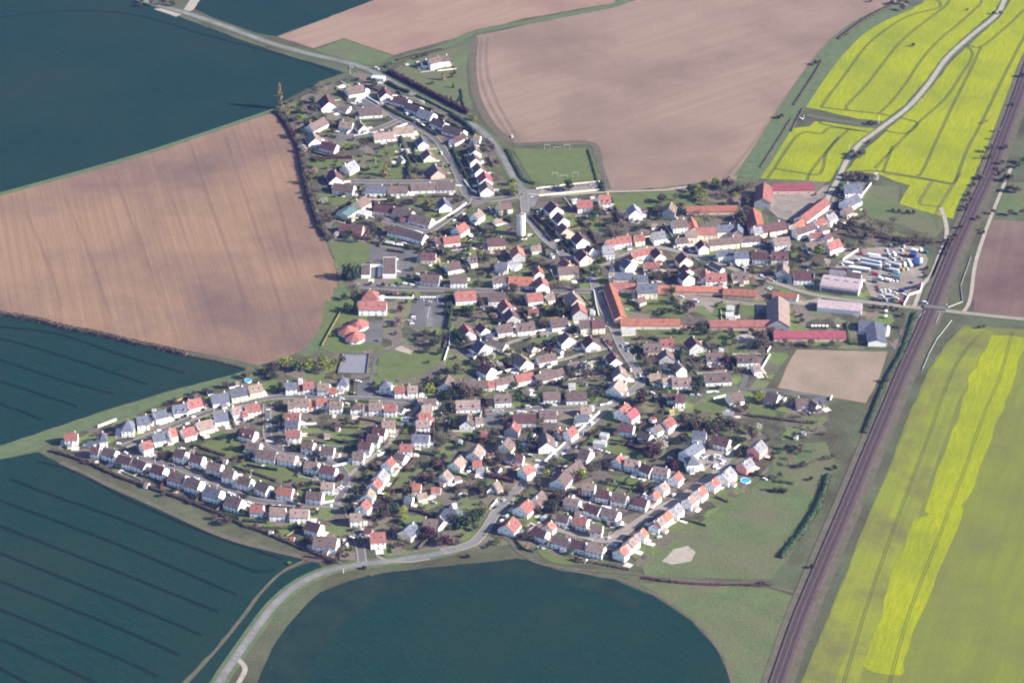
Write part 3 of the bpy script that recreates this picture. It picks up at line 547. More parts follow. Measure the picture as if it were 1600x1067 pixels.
many('A5', '''455 70 575 105 10 3.5 w c f; 890 30 1090 70 11 3 b; 970 145 1060 165 6 2.5 r; 1090 105 1320 155 11 3 b; 840 250 1030 290 10 4 b; 1040 290 1240 350 10 4 b; 250 220 500 245 12 3 m k
1210 565 1370 570 10 3.5 m c; 1225 815 1420 835 12 3 b; 780 440 880 455 4 2.2 w w f; 905 465 985 475 4 2.2 w w f; 900 270 960 280 6 2.6 m''')
many('A6', '''400 150 600 20 9 4.5 t; 245 270 350 200 11 4 r; 100 385 275 365 10 3 r; 0 400 80 385 8 3 m; 630 400 820 390 11 3.5 m c; 965 478 1000 570 11 4.5 o g; 1150 485 1250 475 8 3 p; 410 600 480 590 11 4.8 b c d; 730 690 860 700 9 3.5 s; 870 690 985 730 11 4 w w f
190 830 370 830 11 4.8 b; 690 845 780 840 10 4.8 b; 790 840 870 840 9 4.5 b; 890 850 1160 860 12 3.5 o; 1245 835 1290 945 11 5 r; 1205 705 1255 820 8 3.5 o; 135 695 280 668 11 3.5 b; 520 440 560 470 5 2.4 r k; 700 180 790 160 7 2.6 t; 1380 590 1410 600 3 2 w''')
many('A7', '''160 335 225 400 13 4.5 m; 240 462 315 535 11 4.5 b; 290 595 345 655 12 4 b k; 480 705 540 775 12 4 m; 600 860 655 895 10 4 b; 515 900 580 975 12 4.5 m c; 480 325 640 318 12 4.5 r; 740 265 860 258 13 4.8 r w d; 1140 372 1170 440 12 4.8 g
820 800 920 785 8 4.8 r; 945 760 1100 745 10 4.8 r; 1160 740 1260 730 9 4.8 r c; 780 870 900 865 12 5.5 g; 1120 940 1340 885 9 4.8 r; 1085 940 1160 1040 8 4 o; 410 330 480 320 6 2.6 w w f; 630 300 680 300 6 3 w w f; 1350 610 1420 600 6 2.6 t''')
many('A8', '''0 710 130 690 11 4.8 g; 215 345 190 425 11 4.8 t g; 240 565 395 552 11 4.8 b; 400 690 520 685 10 5.5 p c; 540 655 745 650 10 5.5 r c; 770 625 950 612 10 6 s c; 1010 600 1012 690 9 6 s k; 690 790 1010 760 9 4.8 b c; 1060 760 1260 745 8 4.3 b
560 775 625 880 9 4.8 m; 285 775 405 765 8 4 b; 780 920 940 905 9 5 s; 1180 720 1260 740 5 2.6 t c''')
many('B4', '985 95 1130 90 10 5.5 s; 1200 100 1365 110 10 4.8 m; 345 105 400 165 12 4.8 m c; 370 250 430 305 10 4.8 m; 375 325 430 375 11 5.2 m; 20 32 110 140 10 4.8 m c; 640 355 865 350 11 4.3 r w d; 612 285 650 400 9 4.3 o; 700 215 830 290 6 3 t; 960 345 1130 338 11 3.8 b c d; 880 740 970 745 6 2.6 w w; 870 820 965 820 6 2.6 w w; 1470 330 1520 320 6 3 w')
many('B1', '''330 745 480 730 11 4.8 p; 310 890 470 890 11 4.3 m w d; 160 612 430 570 12 4.5 m c; 115 640 190 625 9 4.8 g; 560 650 740 590 9 4.8 b; 760 560 850 530 8 4.4 r; 820 610 890 600 8 4.8 b; 880 520 945 475 9 4.8 g; 710 690 830 680 8 3.5 r; 840 740 920 675 7.5 4 m
680 790 850 778 9 3.3 t; 880 790 1000 752 12 4.3 r; 1075 185 1240 182 13 4.5 s; 1070 345 1190 285 12 4.5 s; 1060 440 1130 415 9 4 b c; 620 640 660 650 5 2.6 t; 1015 345 1065 345 6 2.6 p''')
many('B2', '235 355 370 358 12 4.3 m; 135 285 130 335 10 4.8 p g; 550 340 670 352 7.5 3 g w n; 700 360 815 372 7.5 3 b w n; 1050 830 1040 900 4 2.4 w w')
many('B3', '''1200 405 1410 400 13 5.5 s c; 1195 575 1265 555 7.5 3 b c; 1180 310 1300 300 9 4.8 s g; 1050 102 1110 150 11 4.8 s; 1270 155 1440 150 8 4 r; 400 495 475 580 13 4.3 p k; 475 615 510 720 12 4.3 r g; 165 825 340 805 12 3.3 b
510 840 640 830 11 5 b c; 650 840 785 830 11 5 m c; 260 205 470 190 11 5 b c; 290 85 395 170 10 4.8 r k; 120 530 190 520 8 4 p c; 1000 940 1160 930 7 3 w c n; 630 720 680 725 5 2.4 w''')
many('B5', '470 165 640 165 13 3 r w h; 445 285 725 285 12 5 r')
many('B6', '''245 195 470 180 13 3.8 r; 640 205 830 200 12 3.4 b; 815 285 870 370 11 4.2 r g; 885 400 930 470 11 4.2 m g; 1100 215 1260 198 12 3.8 r; 1110 400 1230 400 7 2.5 r; 345 580 400 660 12 3.5 r; 530 560 605 630 9 4 m; 745 590 900 572 11 4 b; 980 570 1170 552 11 4 b w d
510 765 590 820 14 4 s; 610 690 690 692 7 3 s; 650 750 830 815 8 3 t; 1120 822 1180 850 6 3 b c''')
many('C1', '''970 70 1110 190 12 4 t; 1230 122 1420 85 9 4 b; 560 200 665 255 11 4.2 m; 165 330 105 460 11 3.4 b; 250 415 600 408 10 3.3 b; 630 412 700 408 9 3.3 r; 720 392 930 350 9 3.8 b; 960 345 1150 310 10 3.8 r; 1210 342 1500 262 10 3.4 b
710 578 890 568 11 3.8 b w d; 260 648 520 645 11 3.4 p w d; 385 810 375 890 11 3.4 b; 480 850 550 845 8 3 p; 1295 548 1480 543 10 3 b; 940 812 1185 812 11 3.4 m; 1250 772 1430 768 10 3.4 b; 935 895 905 960 11 4.3 r g; 1300 912 1440 916 10 3.8 b
1060 520 1140 540 6 2.4 t; 0 640 15 660 5 2.6 g''')
many('B7', '325 142 375 195 13 4 b; 610 182 660 250 12 4 m; 380 502 490 485 9 3.4 b; 890 375 935 450 11 3.8 m; 955 490 1000 670 11 3.4 p; 905 785 970 700 13 3.4 p; 350 855 575 850 11 3.4 b; 370 750 450 748 6 2.5 w; 520 1030 640 1030 9 3 p; 250 340 290 360 5 2.4 w; 825 740 900 790 6 2.6 s')
many('B8', '''40 292 200 285 11 3.4 b k d; 205 248 325 240 11 3.8 r w d; 250 345 265 400 12 4 b g; 505 220 555 285 12 4.2 m g; 660 380 805 375 11 3.4 b w d; 960 395 1140 392 11 3.4 b w d; 650 580 880 570 12 3.4 b w d; 225 628 300 622 9 3.3 p; 320 625 490 618 11 3.3 p w d; 100 588 190 582 9 3 t c
350 455 420 530 9 3.4 p; 270 778 390 775 9 3.3 m w d; 1110 512 1170 502 8 3 p; 240 475 330 490 7 2.8 b; 570 280 600 285 3 2.4 w; 780 350 820 352 4 2.4 w''')
many('C2', '''205 208 325 203 9 4.8 s; 335 242 400 240 7.5 3 m; 415 198 525 196 9 4.8 r; 590 215 715 220 9 4.8 t; 730 266 800 266 7.5 3 o; 820 150 940 150 10 4.8 s w h; 230 442 300 440 7.5 4 p; 310 397 465 397 10 4.8 t; 485 432 550 430 7.5 3 r; 570 392 690 390 9 4.8 r; 730 427 870 430 9 4.6 t
980 442 1100 442 9 4.6 b w h; 1120 492 1190 490 7.5 3 p; 1200 442 1340 442 10 4.8 p; 205 568 360 570 9 4.8 r; 205 655 350 660 9 4.8 s; 215 772 370 775 9 4.8 r; 410 897 530 918 9 4.2 b; 570 955 610 965 6 2.6 t; 660 815 730 812 5 2.2 p; 350 180 400 180 6 3 w w f''')
many('C3', '''265 112 385 120 9 4.8 s w h; 435 172 545 170 9 4.8 r; 590 168 700 166 9 4.8 p; 705 306 765 302 7 3 p; 785 325 920 322 9 4.8 b; 760 402 870 396 9 4.8 p; 725 492 860 490 9 4.8 r; 695 577 840 576 9 4.8 p; 315 388 450 390 9 4.8 r; 475 412 545 440 7 3 s; 285 587 430 582 9 4.8 p c
1170 790 1220 800 5 2.4 t; 510 560 600 560 4 2.2 w w f''')
many('C7', '''290 62 440 98 10 4 m w d; 355 222 500 242 9 4 b; 480 314 690 346 10 4.3 b; 740 354 925 388 9 4.3 p; 1050 452 1190 475 9 4.3 p; 1235 502 1400 530 9 4.8 m; 1240 282 1380 292 9 4.3 b; 1240 708 1375 712 8 4.8 p; 1070 812 1240 830 9 4.3 b; 725 762 885 780 9 4.8 r; 905 827 945 830 6 3 r
480 692 610 745 9 4.8 b; 265 632 395 665 9 4.8 b; 75 552 195 572 9 4.8 b; 1410 350 1450 360 5 2.6 t; 210 640 245 648 4 2.2 w''')
many('C6', '''1115 312 1260 340 9 4.8 b; 905 217 1040 245 9 4.8 m; 725 158 835 190 9 4.8 b; 460 337 585 378 10 4.3 m; 665 422 830 468 11 4.3 b; 865 492 1010 533 11 4.3 b; 1085 602 1250 648 11 4.3 s; 1335 702 1490 752 11 4.3 b; 235 268 365 325 9 4.3 b; 45 222 195 265 9 4.3 m
360 555 400 560 4 2.2 o; 1065 300 1100 305 5 2.4 w; 1430 480 1465 485 5 2.4 w; 1290 275 1330 280 5 2.4 t''')
many('C8', '115 242 260 285 11 4.3 b; 375 338 500 346 9 4.3 r; 590 368 745 372 10 4.3 p; 815 388 1005 388 10 4.3 p; 1005 518 1140 558 10 4.3 m; 1085 684 1320 710 12 4.6 b; 810 695 850 700 5 2.4 o; 590 630 600 632 4 2.2 w')
many('C4', '380 692 445 700 9 4.3 m; 495 703 595 730 9 4.3 b; 130 572 238 568 9 4.8 r; 445 572 510 567 11 4.8 s w h; 345 635 415 650 7 2.8 s; 655 455 760 452 13 5 s w h; 795 418 895 408 11 4.8 s; 955 372 1055 348 10 4.8 s; 910 425 955 440 6.5 3 s; 835 658 915 635 10 4.8 r; 865 1035 890 1040 4 2.4 p; 940 345 965 345 4 2.4 w')
many('C5', '''0 742 125 722 10 4.8 s; 235 402 385 382 11 3.4 s w d; 400 355 545 310 11 3.4 r; 695 275 875 250 12 3.4 s; 920 212 1085 182 11 4.8 s c; 1135 172 1275 145 10 4.8 t c; 1110 402 1245 375 10 4.3 r; 935 428 1030 408 10 4.8 p; 1055 475 1110 465 7.5 3.5 r; 725 502 870 482 11 3.4 s
525 602 680 565 12 3.4 p; 345 682 470 650 11 4 r; 190 692 250 675 10 4.8 o; 890 140 960 125 5 2.4 d; 980 120 1015 118 4 2.4 t; 640 225 700 215 5 2.2 d; 410 285 460 280 5 2.2 d; 480 270 530 268 5 2.4 b''')
many('D1', '''692 405 636 462 9 4.8 r; 600 545 530 635 10 4 g; 528 658 468 716 10 4.8 r; 440 778 400 850 9 4 t; 385 908 337 975 10 4.8 r; 805 253 940 250 9 4.8 r; 755 352 860 382 8 4 b; 955 133 1140 142 9 4.8 s; 490 47 625 67 9 4.8 m; 425 128 555 152 9 4.8 b; 325 218 455 237 9 4.8 m; 245 342 365 347 9 4.8 b
955 722 1045 725 8 3 o; 40 50 80 55 4 2.3 r; 780 430 830 440 5 2.6 p''')
many('D2', '1035 362 1170 366 10 3 b; 1200 338 1260 385 10 3 p; 945 365 775 520 12 3.4 s c; 430 522 585 512 12 4.8 r; 200 302 320 298 9 4.8 t; 825 102 905 112 8 3 s; 960 82 1060 62 8 2.6 t; 355 470 430 470 7 2.8 m; 700 480 750 480 5 2.4 p')
many('D3', '''700 247 760 252 8 3 r; 960 400 1010 325 13 3.4 b c; 1020 502 1095 540 8 3.4 b; 1120 532 1200 540 9 3.8 m; 1195 692 1280 642 10 4.8 r; 662 410 605 495 11 3.4 p; 448 540 376 618 11 3.4 p; 290 708 232 765 11 3.4 p; 600 602 700 598 8 3 r; 110 917 218 922 7 2.5 r
850 870 905 848 11 3 p c; 800 890 812 930 6 3 p; 380 825 460 810 6.5 2.5 p w f; 890 662 930 685 5 2.4 r; 1340 650 1370 640 6 3 w; 440 355 465 360 4 2.4 w; 545 485 575 490 3 2.2 t; 640 700 740 705 6.5 2.6 g w f''')
many('D4', '50 402 300 420 12 3 s w h; 925 505 845 598 13 3.4 r; 1102 298 1012 378 13 3.4 r; 1265 198 1172 285 13 3.4 b c; 200 350 250 340 5 2.4 w')
many('D5', '''910 318 1142 130 10 5.5 r; 1065 300 1140 245 10 4 R; 990 402 1130 420 10 4 m; 1210 482 1310 520 8 4 b; 435 482 500 430 10 4.3 r; 340 480 378 460 8 3.8 r g; 215 505 235 600 13 4 b; 590 665 680 692 12 3.4 b; 450 865 560 792 12 4 b c; 340 985 420 885 13 4 b
715 600 850 612 6 3 w w f; 785 516 870 530 6 3 w w f; 535 322 650 312 9 3 s; 275 595 335 600 4 2.4 w; 520 380 580 370 5 2.4 g''')
many('E2', '1195 742 1278 680 11 4.8 r; 1090 805 1170 765 8 4 b; 1035 702 1088 678 5 3 r; 1270 600 1320 600 5 2.8 y; 320 560 370 560 5 2.4 w')
many('D6', '''935 97 1060 110 9 4.3 p; 1095 168 1220 190 9 4.3 m; 1265 212 1415 240 9 4.3 b; 745 255 885 290 9 4.3 p; 975 322 1120 370 9 4.3 m; 1175 368 1320 415 9 4.3 p; 655 433 775 460 9 4.3 b; 845 472 975 500 9 4.3 r; 1025 557 1145 568 9 4.3 b; 395 592 525 635 9 4 m; 573 518 535 560 9 4.3 o
605 682 765 710 9 4 b; 815 722 955 755 9 4 m; 995 768 1160 808 9 4.3 p; 790 215 820 225 5 2.4 p; 850 400 910 410 6 2.8 p; 1330 510 1360 520 6 2.8 w; 940 930 960 935 4 2.2 t; 330 610 410 560 3 2.2 p; 470 495 530 455 2.5 2 w w f''')
many('D7', '''195 322 150 372 9 4.3 r; 255 372 385 392 9 4.3 p; 425 422 525 460 9 4.3 m; 555 452 690 476 9 4.3 p; 345 772 475 800 9 4.3 m; 658 610 602 652 9 4.3 p; 568 700 527 740 9 4.3 o; 798 504 748 555 9 4.8 r; 1188 565 1132 610 9 4.8 r; 1048 652 992 700 10 4.8 r; 958 732 888 790 9 4.8 p
1335 455 1255 530 12 4.3 g; 1008 188 872 280 11 5.5 s; 885 352 1000 342 11 5.5 s w h; 955 82 1085 92 10 4.8 s; 1165 132 1325 170 10 4 m; 450 150 500 140 6 2.8 w; 250 345 275 348 4 2.4 w''')
many('D8', '695 382 640 425 9 4.8 o; 625 435 570 480 9 4.8 p; 545 520 560 500 8 4 m; 800 300 740 350 10 4.8 g; 430 560 395 600 9 4.8 o; 350 630 270 700 9 4.8 p; 225 745 180 785 10 4.8 r; 290 700 240 740 8 4.3 p')
many('E1', '90 152 165 152 9 4.8 m; 552 142 668 124 11 3.4 b; 892 122 988 145 11 3 b; 1152 178 1248 182 9 3 b; 1268 185 1340 240 8 3 t; 1318 173 1398 178 7.5 3 s; 738 700 672 742 10 4.8 g q; 838 545 775 600 11 4.8 g q; 505 290 600 298 5 2.4 g; 1030 160 1045 165 4 2.4 w; 1340 260 1365 262 4 2.4 b; 1130 500 1160 505 4 2.2 w; 1095 580 1135 585 4 2.2 g; 1205 465 1225 470 3 2.2 w')
# farm ranges
F_ = dict(name='barn')
many('A8', '400 398 1000 388 11 4 o k', **F_); many('A8', '452 520 500 645 8 4 o k', **F_)
many('B1', '310 182 738 176 13 4.5 R k; 225 168 212 330 16 6.5 r g; 605 520 862 325 14 4.5 r w; 535 600 620 545 11 4 o w; 108 430 152 600 15 4.8 o g', **F_)
many('B2', '90 572 95 785 20 5.5 p g; 50 878 680 878 13 3.6 R k; 45 530 262 558 9 3.6 o w', **F_)
many('B4', '65 500 830 515 10 4 o k; 840 535 1240 558 11 4 o k; 680 912 1408 912 12 4.2 r k; 332 885 648 890 11 3.8 b k', **F_)
many('B3', '990 820 1692 822 12 4.2 o c; 850 395 990 785 11 4.5 o k; 862 392 1165 396 11 4.5 r c', **F_)
many('B2', '440 620 825 655 15 4.5 P w l; 800 800 935 812 14 4 s w l; 935 795 960 960 16 4.5 s w l', name='hangar', group='large metal sheds by the railway', noun='grey metal-walled shed')
# school with flat roofs round a small court
root = empty('school', G(592, 424))
def rel(p): return p - root.location
for nm, x0, y0, x1, y1, hgt in (('west_wing', 490, 745, 600, 880, 3.4), ('north_wing', 600, 700, 745, 745, 3.2), ('east_hall', 745, 670, 905, 880, 4.2)):
    a = G(*tp('A5', x0, y1)); b = G(*tp('A5', x1, y1)); c = G(*tp('A5', x0+8, y0)); d = G(*tp('A5', x1+4, y0))
    poly = [tuple(rel(v).xy) for v in (a, b, d, c)]
    m_ = MB(); m_.prism(poly, 0, hgt); o = m_.build(nm, 'wall_w', root)
    c_ = Vector((sum(p[0] for p in poly)/4, sum(p[1] for p in poly)/4)); m_ = MB(); m_.prism([tuple(c_+(Vector(p)-c_)*0.95) for p in poly], hgt, hgt+0.12); m_.build('roof', 'roof_b', o)
    FOOT.append((root.location.x+c_.x, root.location.y+c_.y, 0, abs(poly[1][0]-poly[0][0])/2+1, abs(poly[2][1]-poly[0][1])/2+1))
thing(root, '', 'school', None, 'flat-roofed brown school with white edges around a small court')
# hall with a pyramid roof trio
def pyramid(t, x, y, hw, e, h_, rz, parent):
    c = G(*tp(t, x, y), e+h_) - parent.location; c.z = 0
    m_ = MB(); R = hw; k = 8
    pts = [(R*math.cos(rz+i*PI/4+PI/8)/math.cos(PI/8), R*math.sin(rz+i*PI/4+PI/8)/math.cos(PI/8)) for i in range(k)]
    m_.prism(pts, 0, e); w__ = m_.build('wall', 'wall_w', parent, c)
    m_ = MB(); q = [(a*1.1, b*1.1, e) for a, b in pts]
    for i in range(k): m_.face([q[i], q[(i+1) % k], (0, 0, e+h_)])
    m_.face(q[::-1]); m_.build('roof', 'roof_r', parent, c)
    for i in (4, 5, 6):
        a, b = pts[i], pts[(i+1) % 8]; mx, my = (a[0]+b[0])/2, (a[1]+b[1])/2
        link('window', WIDE, parent, (c.x+mx*1.01, c.y+my*1.01, 1.0), math.atan2(my, mx)+PI/2)
root = empty('nursery_school', G(546, 532))
pyramid('B5', 425, 490, 8.5, 3, 5, 0.1, root); pyramid('B5', 305, 560, 8.5, 3, 5, 0.1, root); pyramid('B5', 385, 630, 8.5, 3, 5, 0.1, root)
FOOT.append((root.location.x, root.location.y+8, 0, 20, 24))
thing(root, '', 'school', None, 'nursery school under three joined pointed red tent roofs')
# arched hangar
root = empty('arched_hangar', G(1318, 452), 0)
a, b = G(1281, 455), G(1341, 463); dv = (b-a); L = dv.length; rz = math.atan2(dv.y, dv.x); root.rotation_euler = (0, 0, rz)
ctr = (a+b)/2 + Vector((-dv.y, dv.x, 0)).normalized()*11; root.location = ctr
arc = [(11*math.cos(PI*(1-i/12)), 4.5+4.0*math.sin(PI*i/12)) for i in range(13)]
m_ = MB(); m_.loft([[(x, -11, 0)] + [(x, y, z) for y, z in arc] + [(x, 11, 0)] for x in (-L/2, L/2)]); m_.build('wall', 'wall_w', root)
m_ = MB(); m_.loft([[(x, y*1.02, z+0.05) for y, z in arc] + [(x, y*1.02, z+0.25) for y, z in arc[::-1]] for x in (-L/2-0.3, L/2+0.3)]); o = m_.build('roof', 'roof_P', root)
for i in range(4):
    for y, z in ((-5.2, 8.15), (-1.5, 8.9)):
        m_ = MB(); x = -L/2+L*(i+0.5)/4; m_.box(x-2.2, y-0.5, z-0.3, x+2.2, y+0.5, z+0.05); m_.build('roof_light', 'roof_m', o)
m_ = MB(); m_.box(-L/2+1, -11.15, 0.2, L/2-1, -11.02, 4.0); m_.build('cladding', 'roof_g', root)
m_ = MB(); m_.box(L/2+0.02, -3, 0, L/2+0.15, 3, 4.2); m_.build('door', 'roof_g', root)
FOOT.append((ctr.x, ctr.y, rz, L/2+2, 13)); thing(root, '', 'hangar', None, 'big arched hangar with pale pink roof beside the truck yard')
# water tower
root = empty('water_tower', G(814, 367)); m_ = MB(); R = 4.2
rings = []
for z, r_ in ((0, R), (21.5, R), (21.5, R+0.25), (22.6, R+0.25)): rings.append([(r_*math.cos(2*PI*i/28), r_*math.sin(2*PI*i/28), z) for i in range(28)])
m_.loft(rings); m_.build('shaft', 'tank', root)
m_ = MB(); m_.loft([[(r_*math.cos(2*PI*i/28), r_*math.sin(2*PI*i/28), z) for i in range(28)] for r_, z in ((R-0.2, 22.6), (R-0.2, 22.9), (0.5, 24.6))]); m_.build('cap', 'roof_p', root)
for k in range(7):
    a = -PI/2 + 0.2; m_ = MB(); m_.box(-0.25, -0.06, 0, 0.25, 0.05, 1.2); m_.build('slit_window', 'glass', root, ((R+0.03)*math.cos(a), (R+0.03)*math.sin(a), 2+k*2.7), a+PI/2)
FOOT.append((root.location.x, root.location.y, 0, 6, 6)); thing(root, '', 'water tower', None, 'tall white cylindrical concrete water tower above the village roofs')
# church
a, b = G(*tp('B3', 905, 268), 11.5), G(*tp('B3', 1140, 270), 11.5); dv = b-a; rz = math.atan2(dv.y, dv.x)
root = empty('church', ((a+b)/2).xy.to_3d(), rz); L = dv.length
m_ = MB(); m_.loft([[(x, -5, 0), (x, 5, 0), (x, 5, 6.9), (x, 0, 11.3), (x, -5, 6.9)] for x in (-L/2, L/2)]); m_.build('nave_wall', 'wall_c', root)
m_ = MB(); m_.loft([[(x, -5.4, 6.7), (x, -5.4, 6.4), (x, 0, 11.2), (x, 5.4, 6.4), (x, 5.4, 6.7), (x, 0, 11.5)] for x in (-L/2-0.3, L/2+0.3)]); m_.build('nave_roof', 'roof_s', root)
for i in range(4): link('window', WIN, root, (-L/2+L*(i+0.5)/4, -5.03, 3.2))
m_ = MB(); m_.box(-2.4, -2.4, 0, 2.4, 2.4, 13); tw = m_.build('bell_tower', 'wall_c', root, (-L/2-2.0, -0.5, 0))
m_ = MB(); m_.loft([[(s*2.7*x, s*2.7*y, z) for x, y in ((-1, -1), (1, -1), (1, 1), (-1, 1))] for s, z in ((1, 12.8), (0.62, 15.5), (0.03, 27))]); m_.build('spire', 'roof_s', tw)
m_ = MB(); m_.box(-0.05, -0.05, 26.5, 0.05, 0.05, 28.5); m_.box(-0.4, -0.05, 27.6, 0.4, 0.05, 27.7); m_.build('cross', 'roof_d', tw)
for sx in (-1, 1): m_ = MB(); m_.box(sx*0.9-0.35, -2.46, 9, sx*0.9+0.35, -2.42, 11.5); m_.build('belfry_opening', 'glass', tw)
FOOT.append((root.location.x, root.location.y, rz, L/2+6, 7)); thing(root, '', 'church', None, 'village church with slate nave and thin dark pointed spire')
# ------------------------------------------------------------------ trees
def crown_mesh(name, m, n, size, shape, seed):
    r = random.Random(seed); mb = MB()
    lobes = [(Vector((r.uniform(-0.5, 0.5), r.uniform(-0.5, 0.5), r.uniform(-0.35, 0.5))), r.uniform(0.35, 0.62)) for _ in range(9)]
    for i in range(n):
        if shape == 'cone':
            h_ = r.random()**1.5; a = r.uniform(0, 2*PI); rad = (1-h_)*r.uniform(0.55, 1.05)*(0.85+0.3*math.sin(a*3+seed)); p = Vector((rad*math.cos(a), rad*math.sin(a), h_*2-1))
        elif shape == 'column':
            h_ = r.random(); a = r.uniform(0, 2*PI); rad = math.sin(PI*min(0.98, h_*0.85+0.1))**0.6*r.uniform(0.5, 1.0); p = Vector((rad*math.cos(a), rad*math.sin(a), h_*2-1))
        else:
            c, q = lobes[r.randrange(9)]; d = Vector((r.gauss(0, 1), r.gauss(0, 1), r.gauss(0, 1))).normalized(); p = c + d*q*r.uniform(0.75, 1.05)
        s = size*r.uniform(0.6, 1.3); u = Vector((r.gauss(0, 1), r.gauss(0, 1), r.gauss(0, 0.7))).normalized(); v = u.cross(Vector((r.gauss(0, 1), r.gauss(0, 1), r.gauss(0, 1)))).normalized()
        if shape in ('bare',): mb.face([p-u*s*1.6, p+v*s*0.28, p+u*s*1.6, p-v*s*0.28])
        else: mb.face([p-u*s, p-v*s*0.8, p+u*s, p+v*s*0.8])
    return mb.mesh(name, m)
def trunk_mesh(bare=False, seed=0):
    r = random.Random(seed); mb = MB()
    def limb(p, q, r0, r1):
        d = (q-p).normalized(); u = d.cross(Vector((0.3, 0.5, 0.8))).normalized(); v = d.cross(u)
        mb.loft([[p+(u*math.cos(2*PI*i/5)+v*math.sin(2*PI*i/5))*r0 for i in range(5)], [q+(u*math.cos(2*PI*i/5)+v*math.sin(2*PI*i/5))*r1 for i in range(5)]])
    top = Vector((0, 0, 0.55)); limb(Vector((0, 0, 0)), top, 0.035, 0.025)
    for i in range(9 if bare else 4):
        a = r.uniform(0, 2*PI); s = Vector((0, 0, r.uniform(0.25, 0.55))); e = s+Vector((math.cos(a)*0.32, math.sin(a)*0.32, r.uniform(0.15, 0.4))); limb(s, e, 0.018, 0.006)
    return mb.mesh('trunk', 'bark')
CR = {}
for k in TC:
    for v in range(3):
        CR[k, v] = crown_mesh('crown', 'leaf_'+k, 300 if k != 'b' else 260, 0.15 if k != 'b' else 0.13, 'bare' if k == 'b' else 'lobes', hash((k, v)) % 1000 if False else ord(k)*7+v)
CR['P', 0] = crown_mesh('crown', 'leaf_o', 420, 0.16, 'column', 5)
CR['C', 0] = crown_mesh('crown', 'leaf_d', 300, 0.17, 'cone', 9); CR['c', 0] = crown_mesh('crown', 'leaf_g', 300, 0.17, 'cone', 11)
CR['O', 0] = crown_mesh('crown', 'leaf_o', 300, 0.16, 'cone', 13)
TR = [trunk_mesh(False, 1), trunk_mesh(True, 2)]
TREES = []
def tree(t, x, y, r, k, h=None):
    px, py = tp(t, x, y)
    small = r <= 3.0 and k not in 'CcOP'
    r = r*0.86
    hh = h if h else (r*1.75 if k in 'dmbh' else r*1.6)
    if k in 'CcOP': hh = h or r*3.2
    TREES.append((r*r*hh*(0.6 if k == 'h' else 1.0), len(TREES), px, py, r, k, hh, small))
def grow_trees():
    big = sorted([q for q in TREES if not q[7]], reverse=True); small_ = [q for q in TREES if q[7]]
    mass = MB(); mk = sorted({q[5] for q in TREES}); mats = ['leaf_'+{'C': 'd', 'c': 'g', 'O': 'o', 'P': 'o'}.get(k, k) for k in mk]; rj = random.Random(4)
    for q in big[290:]:
        _, i, px, py, r, k, hh, _s = q
        if k in 'hd' and i % 5 == 0: continue
        c = G(px, py, hh*0.5); cm = CR.get((k, i % 3)) or CR[(k, 0)]; an = rj.uniform(0, 6.28); ca, sa = math.cos(an), math.sin(an); n = len(mass.v)
        mass.v += [(c.x+(v.co.x*ca-v.co.y*sa)*r, c.y+(v.co.x*sa+v.co.y*ca)*r, hh*0.58+v.co.z*hh*0.46) for v in cm.vertices]
        for p in cm.polygons: mass.f.append(tuple(n+j for j in p.vertices)); mass.mi.append(mk.index(k))
    o = mass.build('foliage_mass', mats); o['kind'] = 'stuff'; o['label'] = 'thick mixed growth of lesser trees filling gaps between the gardens'; o['category'] = 'foliage'
    for _, i, px, py, r, k, hh, small in big[:290]+small_:
        c = G(px, py, hh*0.5)
        nm = ({'b': 'bare_tree', 'P': 'poplar_tree', 'C': 'conifer', 'c': 'conifer', 'O': 'conifer'}.get(k, 'tree')) if not small else 'garden_bush'
        root = empty(nm, (c.x, c.y, 0), (c.x*7.3 + c.y*3.1) % 6.28)
        vi = int(abs(c.x*3+c.y)) % 3; cm = CR.get((k, vi)) or CR[(k, 0)]
        cr = link('crown', cm, root, (0, 0, hh*(0.58 if not small and k not in 'CcOP' else 0.5)), 0)
        cr.scale = (r, r*(0.88+0.08*vi), hh*(0.46 if not small else 0.5))
        tk = link('trunk', TR[1 if k == 'b' else 0], root, (0, 0, 0)); tk.scale = (hh, hh, hh*0.95)
        desc = {'P': 'tall ochre columnar poplar', 'C': 'dark pointed conifer', 'c': 'green cone-shaped conifer', 'O': 'ochre cone-shaped tree'}.get(k) or '%s%s %s' % ('tall ' if hh > 11 else 'small ' if r < 3.8 else '', TN[k], 'bush' if small else 'tree')
        thing(root, desc, 'bush' if small else 'tree', 'bushes in the village gardens' if small else 'trees in and around the village')
def trees(t, text):
    for it in text.replace('\n', ';').split(';'):
        p = it.split()
        if p: tree(t, float(p[0]), float(p[1]), float(p[2]), p[3], float(p[4]) if len(p) > 4 else None)
trees('PX', '437 150 3.2 P 30;447 172 3 O 12;451 170 2.6 O 11;457 209 6 m;465 184 5 y;473 233 6.5 w;477 258 4.5 b;481 280 5 h 11;484 262 4 d;488 306 5 h;495 324 4.5 d;503 315 4 w;506 346 5 h;500 352 4 d;514 366 4 b;525 368 4 w;519 372 4 h;472 205 4 d;466 221 4 h;447 188 4 d;460 172 4 b;470 300 2.5 g;446 566 7 y;462 572 7 g;481 570 7 y;494 566 6 b;504 562 6 y;514 572 6 y;524 566 5 y;428 576 6 h;436 580 5 h;416 581 5 d;505 580 4 b;1427 70 3 h;1552 20 3 h;550 424 9.5 d 16;538 424 4.5 C 15;556 432 5 d;236 4 5 h;255 3 5 h;270 5 5 d;218 7 4 d;222 1 4 h;1393 4 4 h;1410 12 5 h;500 132 5 b;660 87 3 h;668 84 3 h;652 90 3 h;1360 1 3 h;1345 240 6 h;1337 244 5 h;1331 238 4 d')
